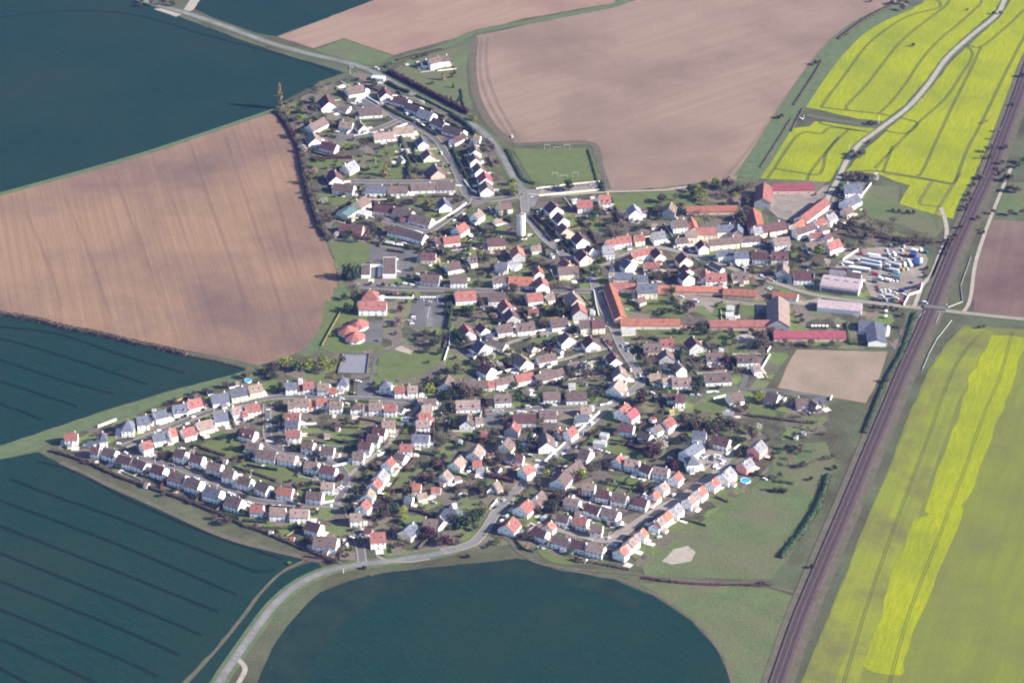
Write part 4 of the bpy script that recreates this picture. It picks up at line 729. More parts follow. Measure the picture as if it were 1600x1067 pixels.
trees('A1', '480 640 8 h;480 540 5 d;350 600 5 d;400 630 4 b;595 400 5 b;560 440 4 b;910 700 4 b;700 790 5 b;920 180 2 w;640 700 3 b;1160 330 4 d;1180 370 3.5 d;980 310 3 d;340 740 4 y;290 760 4 h;410 780 4 d;700 350 3 b;1000 690 3 g;250 560 4 h')
trees('A2', '420 570 4 w;650 275 3.2 O 10;770 380 2.2 C;690 510 2.2 d;745 530 2.2 C;825 535 2.2 C;785 240 2.5 d;970 730 5 y;1010 750 4 y;790 210 2 b;230 250 2 y;1140 990 3 h;540 350 3 g;750 280 2.4 d')
trees('A3', '620 220 6 y;700 230 4 g;830 180 7 h;980 290 5 b;805 325 2.6 o;1100 310 5 b;1085 490 6 O 15;390 600 4 o;1050 225 4 h;300 720 5 b;345 870 5 w;1280 770 4 y;250 520 4 k;1450 500 4 h;150 430 5 b;130 330 5 b;420 700 4 d;240 800 4 b;1060 380 4 b;1350 590 2.5 b;780 700 3 b;960 900 4 h;860 490 2.4 d;1240 440 4 d;700 130 3 h;1450 840 4 h')
trees('A4', '980 230 6 h;940 180 4 h;1030 410 5 h;1080 430 4 d;1220 640 6 y;1230 720 6 y;1260 770 5 y;80 860 6 b;230 900 6 o;270 960 4 y;560 860 4.5 d;520 880 3 b;410 430 4 b;60 280 4 d;100 500 3.4 b;1000 560 4 b;1080 600 4 b;640 840 3.5 d;860 830 2.4 b;700 250 3 d;160 540 3 h;850 640 3 b;470 450 2.6 h;1150 640 3.4 h;660 380 3.4 d;800 720 2 d')
trees('PX', '754 301 2.2 c 6;758 302 2.2 c 6;762 302 2.2 c 6;766 302 2.2 c 6;770 302 2.2 c 6;775 301 2.2 c 6;780 301 2.2 c 6;785 300 2.2 c 6;790 300 2.2 c 6')
trees('A5', '720 180 8 b;780 270 6 b;650 250 5 b;445 400 5 m;345 350 6 d;300 400 4 d;190 350 4 w;1070 640 3 d;1090 760 3 d;1060 850 3.4 d;820 830 3 b;90 150 5 h;540 290 4 b;1440 490 5 b;1150 870 5 d;600 390 4 b;640 380 3.4 d;1050 480 2.6 o;1120 490 3.4 b;1300 420 3.4 h;560 70 3 d;940 190 2.6 h')
trees('A6', '140 550 6 g;330 420 4.4 y;585 650 6.5 g;540 580 5 y;640 320 5 b;500 370 5 d;740 575 5 b;930 980 6 h;540 940 5 b;490 930 4 d;1290 670 6 b;1440 290 4 b;1430 950 6 b;1350 170 4 b;1050 780 4 b;830 110 5 d;1180 500 3 b;290 600 5 d;230 500 3 b;880 160 3 d;1150 110 3 b;1110 400 3.4 d;1000 400 4 d;1310 560 3 h;420 440 3 y;700 100 3 h;680 240 3.4 h;200 130 3 d;1490 520 3 d;1120 620 3 h;90 300 3 d;60 540 3 g;390 530 3 d;600 560 3 b;1030 980 2.6 d;340 930 2.6 d;520 120 3 d')
trees('A7', '370 150 7.5 d 12;210 670 4.4 o;700 440 6 h;650 510 6 d;760 430 5 b;870 460 6 h;860 590 6 g;1010 520 8 b;930 650 6 b;1270 620 6 b;1270 440 4 b;545 690 5 b;740 1030 5 g;1480 300 6 h;385 385 4 d;1430 400 4 d;1200 660 4 d;470 440 4 d;440 520 3.4 b;490 610 4.4 h;330 340 3 b;840 650 4 b;740 540 4 b;950 730 4 h;1050 680 4 b;620 620 3 h;360 820 4 d;300 760 4 d;560 540 2.4 b;930 400 3 y;1180 580 3 h;1130 560 2.6 w;100 540 4 h;80 580 3 h;770 760 4 d;1000 600 4 k;700 900 4 h')
trees('A8', '560 230 8 y 13;590 300 6 y;750 110 6 y;690 260 5 b;620 540 7.5 b;900 130 8 h;1000 220 7 h;620 150 6 d;440 190 5 d;970 270 4.4 y;1170 130 5.5 b;330 400 6 h;340 470 5 d;70 430 5 b;100 310 6 h;1090 500 8 h;1070 580 7 h;1120 440 6 h;1060 200 6 h;1110 320 7 h;1380 750 3.2 C;850 880 3 d;1340 820 4 b;870 280 5 b;1060 460 5 b;820 170 5 b;470 260 5 h;280 300 4 b;650 360 4 b;920 340 5 h;1440 180 2 b;1300 820 4 h;1200 850 4 h;720 540 4 b;1390 860 4 b;60 540 3 d;540 480 5 b;790 250 4 k')
trees('B1', '1080 120 4 h;1140 110 5 h;1230 120 5 h;1390 110 7 w;970 440 4.4 d;1085 255 4.4 d;810 890 7.5 y;880 1000 5.5 w;620 940 6 h;680 960 5 d;530 860 5 h;1280 500 7 b;1220 440 5 b;1140 600 6 h;1450 620 8 b;1560 670 7 b;1000 640 5 h;1230 710 5 b;520 1020 5 g;770 990 5 h;1180 820 4 b;270 830 4 b;1340 600 7 b;1350 700 5 h;1480 730 5 h;1570 560 6 b;1080 540 5 b;1110 690 4 h;1260 620 4 h;720 1030 4 b;1010 590 4 h;760 290 2 d;1030 200 4 d;1100 820 4 d;1160 860 3 d;1040 780 3 d;960 930 3 d;420 1010 4 b;270 1000 4 g;60 200 4 b;110 900 3 h;700 870 4 d')
trees('B2', '930 665 2.6 h;970 668 2.6 h;1030 672 2.6 h;1080 680 2.8 h;1130 690 2.6 h;1190 735 3.4 g;300 790 3.4 d;290 740 2.8 d;100 980 4 b;200 988 4 b;300 990 4.4 b;380 985 5 h;470 985 5 h;560 990 4 h;620 985 4 b;150 975 3.4 h;260 985 3.4 b;430 970 4 h;710 960 3 g;850 985 3 d;1090 965 3 b;1380 400 3 d;1390 330 3 d;1400 180 3 d;1420 110 4 h;1330 110 4 h;1230 100 4 h;1150 60 5 b;1060 80 4 h;1300 50 5 b;1390 50 5 b;860 150 4 b;700 130 5 h;760 160 4 b;60 320 4.4 b;200 310 5 b;260 250 4 g;350 230 5 h;420 300 5 h;230 720 3 b;640 870 2.6 d;820 110 4 h;960 90 5 h;900 50 5 b;1120 130 3.4 d')
trees('B3', '690 240 8 g 11;740 300 4 g;740 130 6 g;250 410 5 b;330 420 6 b;420 430 5 b;190 440 5 b;1260 700 4.4 b;1490 750 3.4 d;1380 290 5 b;1450 310 6 h;1430 725 2.4 d;370 710 6 d;250 690 5 d;100 700 4 y;650 590 3 d;660 660 3 d;600 750 2.4 d;300 730 5 h;50 400 4 h;1340 260 4 h;470 450 4 h;500 400 4 h;60 860 5 b;1490 210 5 b;800 130 4 h;420 780 4 h;90 270 5 h;180 160 4 b;640 230 5 b;60 130 5 b;1000 160 3 h;240 600 4 h;560 720 3 d')
trees('B4', '140 300 6 b;190 380 6 b;60 260 4 b;1200 300 5 b;1300 320 5.5 b;1390 320 5 b;1250 270 4 b;235 560 4.6 g 10;230 670 5 d;310 760 6 d;400 720 5 g;460 735 5 m;140 825 4 h;350 800 4 d;1380 430 4 k;1190 410 4 k;510 350 4 b;1290 490 3.4 d;1390 570 4 d;760 740 2.4 d;390 810 4 d;430 1010 3 d;570 990 6 d;640 950 5 h;330 1055 3 d;280 700 4 g;1440 300 4 b;1150 330 4 h;480 190 3 g;560 270 4 h;1060 150 4 h;1420 180 3 g;900 390 3 d;900 260 3 d;690 1040 3 b;800 1035 3 b;930 1035 3 h;1180 1040 4 h;1300 1040 5 h;1390 1050 6 h;240 400 4 h;500 430 3 h;1140 160 3 g;1230 220 3 g;1510 260 5 b;820 700 1.8 h')
trees('B5', '370 222 4.4 h;270 245 4.4 d;750 190 4 t;840 190 4 k;890 370 5 m;870 500 5 k;850 545 3 k;960 290 3 h;1180 640 4.4 h;1270 740 6 d;1270 635 3 h;1380 640 5 b;1110 825 4.4 d;1190 825 4.4 d;150 665 2.4 d;1050 200 3 k;940 210 3 d;950 755 3.4 h;1100 720 3.4 b;1340 850 4 d;330 370 6 d;290 350 4 d;1300 790 4 h;1060 700 3 d;1180 710 3.4 h;250 940 5 h;840 640 2.6 h;1200 960 2.2 h;420 100 1.8 w;400 120 1.6 w;560 90 3 h;700 100 3 h;850 90 2.4 d;760 560 2.4 h;1420 250 4 d;1420 330 4 d;1415 410 4 d;1400 500 4 d'.replace(' t;', ' b;'))
trees('B6', '930 180 6.5 h;920 270 5.5 h;1025 290 5.5 d;350 395 5 g;430 415 5.5 g;530 305 4 h;700 500 5 k;600 580 4.4 b;580 945 5 w;690 965 5 w;240 690 5 d;310 740 6.5 d;370 750 5 h;290 820 5 d;1260 560 4.4 b;1300 590 5 h;1215 550 4 d;850 750 5 b;880 920 4.4 g;560 340 3 b;380 790 5 h;1430 430 6 d;1350 420 4 y;1490 440 5 d;1010 400 3 b;500 470 4.4 b;560 480 4 b;860 1000 4 d;590 320 3 d;280 460 3 d;400 460 3 d;580 430 3 d;820 1030 4 h;780 560 3.4 h;660 580 4 d;1250 490 3 h;1030 560 2.6 d;900 600 3.4 d;1400 770 3.4 d;1060 830 4 h;450 1040 4 g;60 760 3.4 h;10 800 4 d;1000 930 3 d;1320 450 3 d;1180 470 2.6 d')
trees('B7', '620 550 8.5 w 11;730 460 4 d;860 560 5 d;900 600 5 d;760 700 4.4 b;1320 500 6 b;1390 480 5 b;1240 890 7 h 15;1220 950 6 m 12;1250 950 5 h;760 860 5.5 g;660 900 4 g;280 735 4.6 d;240 760 3.6 d;240 420 4 d;430 600 6 d;400 660 5.5 h;450 560 4 h;1400 620 5 d;560 640 5 h;670 370 4 b;700 565 4.4 d;1180 330 3.4 d;420 220 3 d;640 650 4 h;1100 300 2.8 h;1210 210 3 h;1330 270 4 b;1460 330 3 d;180 880 3 h;300 880 4 d;300 930 3 h;620 850 4 d;620 940 4 d;800 620 4 h;750 790 3.6 h;820 820 4 d;170 740 4 b;560 770 2.4 g;180 250 4 h;420 90 4 d;1040 540 3 h;1070 580 3 h;600 420 3.4 d;1420 1000 3 b;560 420 3 b;810 980 3 b')
trees('B8', '830 460 6 m;540 520 7.5 b;600 500 5.5 b;900 210 4.6 d;1180 220 8 h 13;1200 300 6 h;630 175 5 d;480 175 4 b;350 175 4 d;690 180 3.6 b;780 185 3.6 b;1240 285 5.4 b;420 380 5.6 g;100 460 6 b;730 520 5 b;930 455 4.4 d;1170 800 6.4 y;1200 380 5.6 b;130 820 2.6 C;190 830 2.6 C;240 860 2 C;1000 925 4 d;560 690 6 d;550 740 5 d;960 565 5 h;470 650 3 h;400 320 5 b;340 330 5 b;600 460 4 g;880 420 4 g;830 290 5 d;980 310 4 d;1060 320 4 d;1120 310 4 d;730 330 4 h;920 290 3.4 h;550 440 4 b;150 540 4 d;330 560 4 d;590 620 3.4 y;480 550 4 h;1160 330 4.6 h;770 720 3 h;1230 240 5 h;420 710 2 w;690 240 4 h;420 750 3 b;960 890 4 h;880 660 3 h;1040 860 3 h;30 360 4 h;180 410 4 h;60 400 3 h;640 520 3 h;1300 840 3 h')
trees('C1', '330 540 7 h 11;400 590 6 h;180 590 7 d;120 570 6 d;430 560 6 b;280 520 6 b;250 270 6 h;330 290 5 b;700 215 5 w;760 230 4 w;860 180 5 d;660 520 4.4 h;930 640 4.4 g;1000 620 4.6 d;1230 600 4.6 g;1120 640 3.6 d;880 950 4.4 h;850 1010 5 h;580 560 4 y;150 700 4 h;60 760 3.6 b;440 280 4 d;560 160 6 h;600 220 5 h;430 180 3 g;20 410 5 d;80 380 3.4 y;130 310 5 d;930 140 3.6 h;900 210 4.4 b;800 260 3 b;560 640 3 h;640 690 4 h;940 470 4 d;1240 450 4.4 h;950 430 3 d;380 740 4 d;230 760 4 h;240 950 5 d;490 1040 4 d;1040 720 3 d;1350 720 2.6 h;1330 700 2.6 h;1200 860 2.6 h;1230 990 3 d;900 860 3.4 b;1010 590 3 h;540 540 4 h;210 680 3 g;1210 680 3.4 d;200 860 3 g')
trees('C2', '50 60 6 h;150 115 3.6 b;130 240 4 d;100 300 3 d;1050 680 3 m;930 680 2.4 m;820 765 2.4 m;640 560 3.4 d;600 545 3.4 d;780 130 3.6 b;140 480 3.4 d;150 600 3 h;560 60 4 h;210 860 2.4 m;60 660 3 d;60 770 3 d;780 700 2.6 h;760 740 3 h;930 640 3 h;1250 220 2.6 d;480 520 3 y;1340 690 2.4 d;300 1000 3 d;370 980 3 d;1100 840 3.4 h;900 910 3 h;490 650 2.4 h;1000 950 3 d;850 1010 3 d')
trees('C3', '1240 210 8 h 12;1120 240 6 d;1180 290 5 d;850 210 6.4 y;1080 760 7.5 b 10;930 800 5.4 h;990 560 3.4 b;1150 420 5 b;1000 450 4.4 d;940 510 3.4 d;1050 510 3.4 h;740 185 3.4 b;230 200 4.4 y;970 950 2.6 o;1330 780 4 d;580 510 3 h;680 500 3.4 h;560 640 3 h;600 680 3.4 d;620 870 3 d;350 850 4 b;380 900 3.6 b;450 640 3 h;1400 230 5 h;880 150 4 d;830 80 2.6 h;1200 560 3 d;1250 880 4 d;700 700 3 b;1000 850 4 h;980 680 2.6 h;1130 650 3 h;560 720 3 y;1380 340 4 b;1490 260 4 b')
trees('C5', '580 360 5 h;670 225 4.4 d;620 225 3.4 d;490 260 3.6 h;240 360 3.6 h;860 165 4.4 h;1130 40 5.4 b;1240 105 3 b;1080 50 4 h;1440 50 5 d;600 400 4 m;290 570 2 g;380 530 2.4 g;590 450 2 h;1170 580 2.4 d;830 780 3.4 d;600 560 1.8 g;1320 600 3 h;950 770 3 d;150 870 2.6 h;60 930 4 d;170 960 4 d;200 990 4 d;1500 380 4 d;1300 520 3 d;1310 610 3 h;250 340 3 h')
trees('C7', '1470 640 4 m;1300 800 3.4 h;950 780 3.6 h;1000 740 3 h;200 120 4 d;190 160 3.4 d;380 400 4.4 d;330 410 3.4 d;300 300 3.4 h;160 300 3 d;760 230 3.4 h;940 300 4 d;880 280 3.4 h;1280 430 3 h;200 420 3 h;700 450 4 h;1130 720 4 h;700 860 3.4 h;940 940 3.4 d;300 800 4 d;390 840 3.4 d;330 870 3 d;1050 560 3 d;860 690 2.4 h;1490 620 3 b;980 940 2 g;1130 430 2 g;650 840 3 d;60 620 3 d;300 460 2 y;540 210 2 h;1360 200 2.4 h')
trees('C6', '110 160 3 h;230 180 2.4 g;540 280 2.4 g;660 300 2.4 g;560 250 4 h;620 240 4 h;630 200 2.6 d;870 170 2 h;1110 470 2.4 g;1190 500 2.6 g;1150 480 2 h;370 440 4 h;900 310 3.4 h;320 580 2 b;740 640 3.4 h;1000 730 3.6 h;1280 820 4 h;560 700 3 h;1190 970 3.4 h;1320 1010 4.4 h;1260 1030 4 h;900 790 2.6 h;610 210 3 h;40 360 3.4 d;1240 270 3 h;1440 270 2 y;950 120 2.6 h')
trees('C8', '1360 40 4.6 m;1530 180 3.6 d;1350 840 3 m;1420 400 4.6 d;1480 390 3.6 h;650 640 2.6 m;300 430 4 d;270 410 3 h;1000 730 5 d;960 750 4 d;530 440 4.4 h;550 500 3 h;1370 870 3.4 h;1320 520 2.2 g;850 570 2.4 h;1490 830 2.6 h;800 990 2 y;760 170 2 d;480 600 2.2 h;420 570 3 h;1100 430 3 h;870 140 4.4 h;950 120 3.4 g;960 300 2.8 g;1440 900 2.6 h;900 590 3 d;1250 960 2.4 h;70 520 4 h;130 530 4 h')
trees('D1', '90 660 4 m;340 790 4.4 d;300 780 3.4 h;240 900 4.6 d;190 910 3.4 d;630 240 4 b;580 275 3.4 h;690 290 3.6 b;1080 640 5 k;1270 345 3.4 o;870 790 4.6 h;760 880 4 d;680 925 4.4 h;710 1010 5.6 d;845 1035 4.4 y;380 650 5 d;340 670 4 d;500 530 5 h;450 510 4 h;1190 680 5.4 h;1250 640 4 d;640 800 3 h;1100 480 3.4 b;590 1010 4 h;800 800 3 g;640 870 3.4 y;1160 700 4 h;960 560 2.6 h;880 560 2.8 h;1010 530 3 b;150 1040 4 h;540 1040 3 g;620 60 2 b;360 740 3 y;700 380 2.6 h;660 340 3 h;930 890 3 y;1110 1000 3.4 y;550 440 3 h;1230 460 5 h;1150 500 4 d;420 580 2.4 y;1310 400 4 d')
trees('D2', '800 300 5.6 y;810 375 4.6 y;690 245 4.6 d;740 255 4.6 h;650 165 4.6 d;610 310 4.4 h;560 250 3.6 h;690 480 5 h;750 500 5 b;1110 520 7 m;1060 560 4.4 o;1030 500 5 m;1150 560 4 m;1450 400 7.5 d;1530 390 7 h;1380 360 5 h;700 560 3.4 h;1240 560 5.4 b;1310 610 4.4 b;840 640 4 h;360 915 2.6 h;1530 785 2.6 h;30 840 3.6 h;80 710 4.4 h;490 440 3.4 h;440 1000 2 b;1440 465 3.6 g;240 480 3 g;640 640 3.4 b;200 240 4.6 d;130 250 3.4 d;330 620 5 d;280 590 4 d;660 420 3.4 d;510 320 3 h;580 330 4 h;460 350 3 h;1160 370 2 h;1300 450 3 y;880 440 2.4 h;1200 640 4 h;1420 630 3.4 h;1330 470 3 g;90 400 4 h;1470 550 2.4 h;740 660 4 h;60 580 2.4 g')
trees('D3', '650 320 5 d;725 355 4.4 m;870 280 5.6 h;860 340 4 h;790 310 4.4 b;930 590 6 h;870 570 4 h;720 895 5 d;610 880 5.4 b;1310 350 4 h;800 540 4 k;1010 930 4.4 b;970 740 4.4 b;860 470 4 h;1160 420 4.6 d;1150 380 3 d;480 320 4 d;550 350 4 h;760 600 4 h;870 640 3 h;420 440 4 d;500 440 3.4 d;240 690 4 h;160 650 5 h;100 750 4 h;150 810 5 d;300 640 4 h;820 610 4 b;690 930 4 g;920 380 4 d;1280 450 4 h;1390 370 5 h;1370 440 4.4 h;850 380 4 g;400 920 3 g;780 770 3 h;930 870 2 h;1100 690 4 k;740 960 3 d;480 900 4 b;430 940 4 h;560 580 3.4 h;1000 60 4 d;960 130 5 h;1210 480 3 d;610 1000 3 h;840 430 4 h;30 880 3 h')
trees('D4', '560 430 7.5 b 10;460 520 7 d;400 560 7.5 d 11;350 620 5 h;1390 360 6 d;1410 430 5.4 h;1370 300 4 d;1100 640 4 b;1080 870 3.4 o;730 790 3 g;100 780 5.6 m;160 800 4.6 m;400 975 2.4 h;620 400 4.6 b;520 470 6 d;280 580 3.6 g;480 640 4 h;1160 770 3 d;550 140 5 h;570 200 4 h;1000 250 2.4 o;1050 250 2.4 o;960 320 2.4 o;820 520 2 h;800 590 2.4 g;1010 750 2.4 h;350 270 4.4 h;1060 730 4.6 h;1130 740 4 h;1150 620 2.6 h;850 230 3 h;900 200 3.4 b;780 230 2.4 b;620 860 2.6 h;740 820 4 g;1260 690 2.6 m;550 350 3 h;600 260 2.4 h;160 560 2.4 h;1380 500 3 g')
trees('D5', '590 930 6.4 y;1330 690 8 m 11;1290 650 6 h;1390 640 6 b;750 490 4.6 h;720 510 4 h;790 470 3 h;600 620 4 h;350 770 4.4 d;260 860 5.6 d;300 800 5 h;220 935 4.4 y;130 1010 6 h;200 890 5 h;860 800 4.6 h;870 850 3 d;660 860 4.6 h;760 870 4.6 b;390 410 5.4 h;50 470 4.6 b;130 160 4 g;260 520 4 h;380 330 3.6 b;700 900 4 h;600 860 4 h;500 950 5 h;950 520 3.4 b;1010 600 4 h;1130 510 4 h;1240 600 4 h;880 430 4 h;1420 290 5 h;1370 170 2.4 h;800 90 5.4 h;740 110 4 h;700 170 4 g;1330 350 4 h;1310 100 2.4 d;110 560 5 h;60 620 4 d;880 870 3 h;440 820 3 h;1200 770 4 g;310 300 3 b;130 400 4 h;180 380 3.4 d')
trees('D7', '620 190 7 w 9;640 240 4.4 w;540 290 7.5 m 11;480 330 5.4 h;590 320 5 h;930 30 6.4 d;1000 30 7 h;1060 20 6 h;860 150 5.4 h;800 170 4 d;1200 80 5.6 m;1350 100 5 b;1060 120 3.6 d;760 440 5 m;700 430 4 m;1130 260 3.4 d;1090 240 3.4 h;130 610 1.8 w;400 640 3 h;470 680 4 d;440 700 4 h;510 660 4 h;350 530 4.4 d;250 630 2.6 d;70 600 3 h;60 430 4.4 h;1150 360 2.6 d;1210 540 2.4 h;880 600 2.6 g;730 760 2 g;560 390 2.4 g;790 310 3.6 d;730 300 3.6 d;970 160 4 h;1380 210 4 d;1420 300 2.4 h')
trees('E1', '470 380 7.5 h 11;420 410 7 d;560 380 7 b;600 420 6.4 h;760 500 6 h 12;750 460 5 h;390 340 5.4 b;290 350 5.6 b;1100 215 5 h;1040 165 2.4 m;1300 290 4.6 h;1370 240 4.4 b;1210 320 4.6 b;700 265 4.4 h;200 360 5.6 b;150 350 5.6 h;1190 590 5 b;1080 605 4.6 h;1240 750 4.6 b;1480 785 3.4 d;1250 500 4 b;60 760 6 m;680 620 5.4 h;650 555 5 d;1130 500 4 h;380 430 6.4 h;340 430 5 h;640 670 4.4 h;1180 640 4 h;1400 480 3 b;990 595 3.6 b;280 310 5 g;820 180 6 y;850 210 3.4 h;540 400 5 h;700 430 5 b;810 430 4 w;640 400 5 b;1080 740 4 b;1200 760 4.4 h;1290 740 4 b;1110 790 3.6 h;940 700 3 h;1000 650 3 g;1100 690 4 b;1310 630 3.4 b;1400 700 3 b;160 540 5 d;90 560 4 d;1010 240 4 h;960 240 3.4 h;1280 880 3 h;1010 980 3 h;1050 990 3 h;960 985 3 h;800 840 4 d;860 860 4 h;1000 850 3.6 h;720 240 3 b;150 450 3 g;1250 440 3 b;1330 380 2.4 b;900 540 3 h;1320 450 2.6 b;1190 420 3 b')
trees('D6', '930 30 5 y;880 60 4.4 m;640 300 7 h;600 260 6 h;560 390 5 d;660 400 4.4 h;300 700 4.6 h;340 690 4.4 h;410 400 4 h;430 220 3 h;880 200 4.6 h;860 940 3 h;790 860 3.6 d;820 610 2.6 h;700 220 4 h;580 770 2.4 h;940 950 2.2 y;310 790 2.4 o;1230 900 3.4 h;1220 860 3 h;760 190 3.4 b;1260 560 3 d;1350 590 2.6 d;1280 900 2.6 d;460 430 3 g;480 400 3 d')
trees('Z2', '1490 515 4.4 h;1340 860 4.4 h;1350 900 3.6 h;1400 745 4 b;1420 935 4 h;1450 870 4.4 h;1440 845 4 h;1540 430 4 h;1440 1025 4.6 h;1460 1020 3.6 h;1330 930 3.4 h;1370 790 3.6 b;350 360 4 h;370 355 3 h;150 668 3.6 h;135 672 3 h;830 8 5 h;870 15 4 h;670 706 3.6 h;650 705 3 h;690 710 3 h;1410 72 3 h;1330 700 3.4 b;1480 600 3 h;1390 970 3 h;1400 1000 3 h;1300 900 3.4 b;1545 920 6 g;1520 950 5 g;1310 1020 3 b;1360 840 3 h;1430 980 3.4 h;650 815 2.6 h;1220 55 2 g')
trees('Z3', '480 330 3.4 h;465 350 3.4 h;440 385 3 h;430 405 3 h;410 435 3 h;770 30 6 h;740 25 4.4 h;800 100 5.4 h;830 105 4.4 h;770 95 4 d;680 240 4 h;740 245 4 h;790 245 4.4 h;860 240 4 h;540 160 3.4 h;510 220 3.4 h;560 110 3.4 h;600 30 3.4 h;520 200 3 h;590 280 4 h;610 345 3 b;100 235 3 h;150 240 3 h;190 240 3 h;60 230 2.6 h;400 460 3.4 h;390 490 3 h;380 420 3 h;590 20 3 h;560 70 3 h;530 130 3 h;620 365 2.4 d;590 950 2.2 h;620 945 2.2 h')
trees('PX', '1386 593 4 h;1301 712 3.4 h;1289 818 3.4 h;1270 884 3 h;1242 700 3 h;1150 690 3 b')
grow_trees()
# hedges and rows of scrub: a rough core wrapped in leaf clumps
def hedge(pts, wd, h, k='d', t='PX', noun=None, n=None):
    g = smooth([G(*tp(t, x, y)) for x, y in pts], 5); c0 = g[len(g)//2].copy(); r = random.Random(int(c0.x)); mb = MB()
    tot = sum((g[i+1]-g[i]).length for i in range(len(g)-1))
    rings = []; d_ = 0
    st = [g[0]]
    for i in range(len(g)-1):
        L = (g[i+1]-g[i]).length; q = max(1, int(L/3.0))
        for j in range(1, q+1): st.append(g[i].lerp(g[i+1], j/q))
    for i, p in enumerate(st):
        d = st[min(i+1, len(st)-1)]-st[max(i-1, 0)]; d.z = 0; d.normalize(); nn = Vector((-d.y, d.x, 0)); q = p-c0
        a, b, hh = wd/2*r.uniform(0.6, 0.95), wd/2*r.uniform(0.6, 0.95), h*r.uniform(0.7, 0.92)
        rings.append([q-nn*a, q-nn*a*0.8+Vector((0, 0, hh*0.8)), q+Vector((0, 0, hh)), q+nn*b*0.8+Vector((0, 0, hh*0.8)), q+nn*b])
    mb.loft(rings)
    for i in range(int(min(2600, tot*wd*0.9+tot*1.5))):
        j = r.randrange(len(st)-1); p = st[j].lerp(st[j+1], r.random())-c0; d = (st[j+1]-st[j]).normalized(); nn = Vector((-d.y, d.x, 0)); a = r.uniform(-0.1, PI+0.1)
        e = p+nn*math.cos(a)*wd/2*r.uniform(0.8, 1.1)+Vector((0, 0, max(0.1, math.sin(a))*h*r.uniform(0.75, 1.1))); s = 0.28+0.07*min(wd, h)*r.uniform(0.6, 1.8)
        u = Vector((r.gauss(0, 1), r.gauss(0, 1), r.gauss(0, 1))).normalized(); v = u.cross(Vector((r.gauss(0, 1), r.gauss(0, 1), 1))).normalized()
        mb.face([e-u*s, e-v*s, e+u*s, e+v*s])
    o = mb.build('hedge', 'leaf_'+k, None, c0)
    thing(o, noun or ('%s%s %s hedge' % ('tall ' if h >= 3.5 else 'low ' if h < 2 else '', 'long' if tot > 60 else 'short', TN[k].replace('bare ', ''))), 'hedge', 'hedges of the gardens and fields')
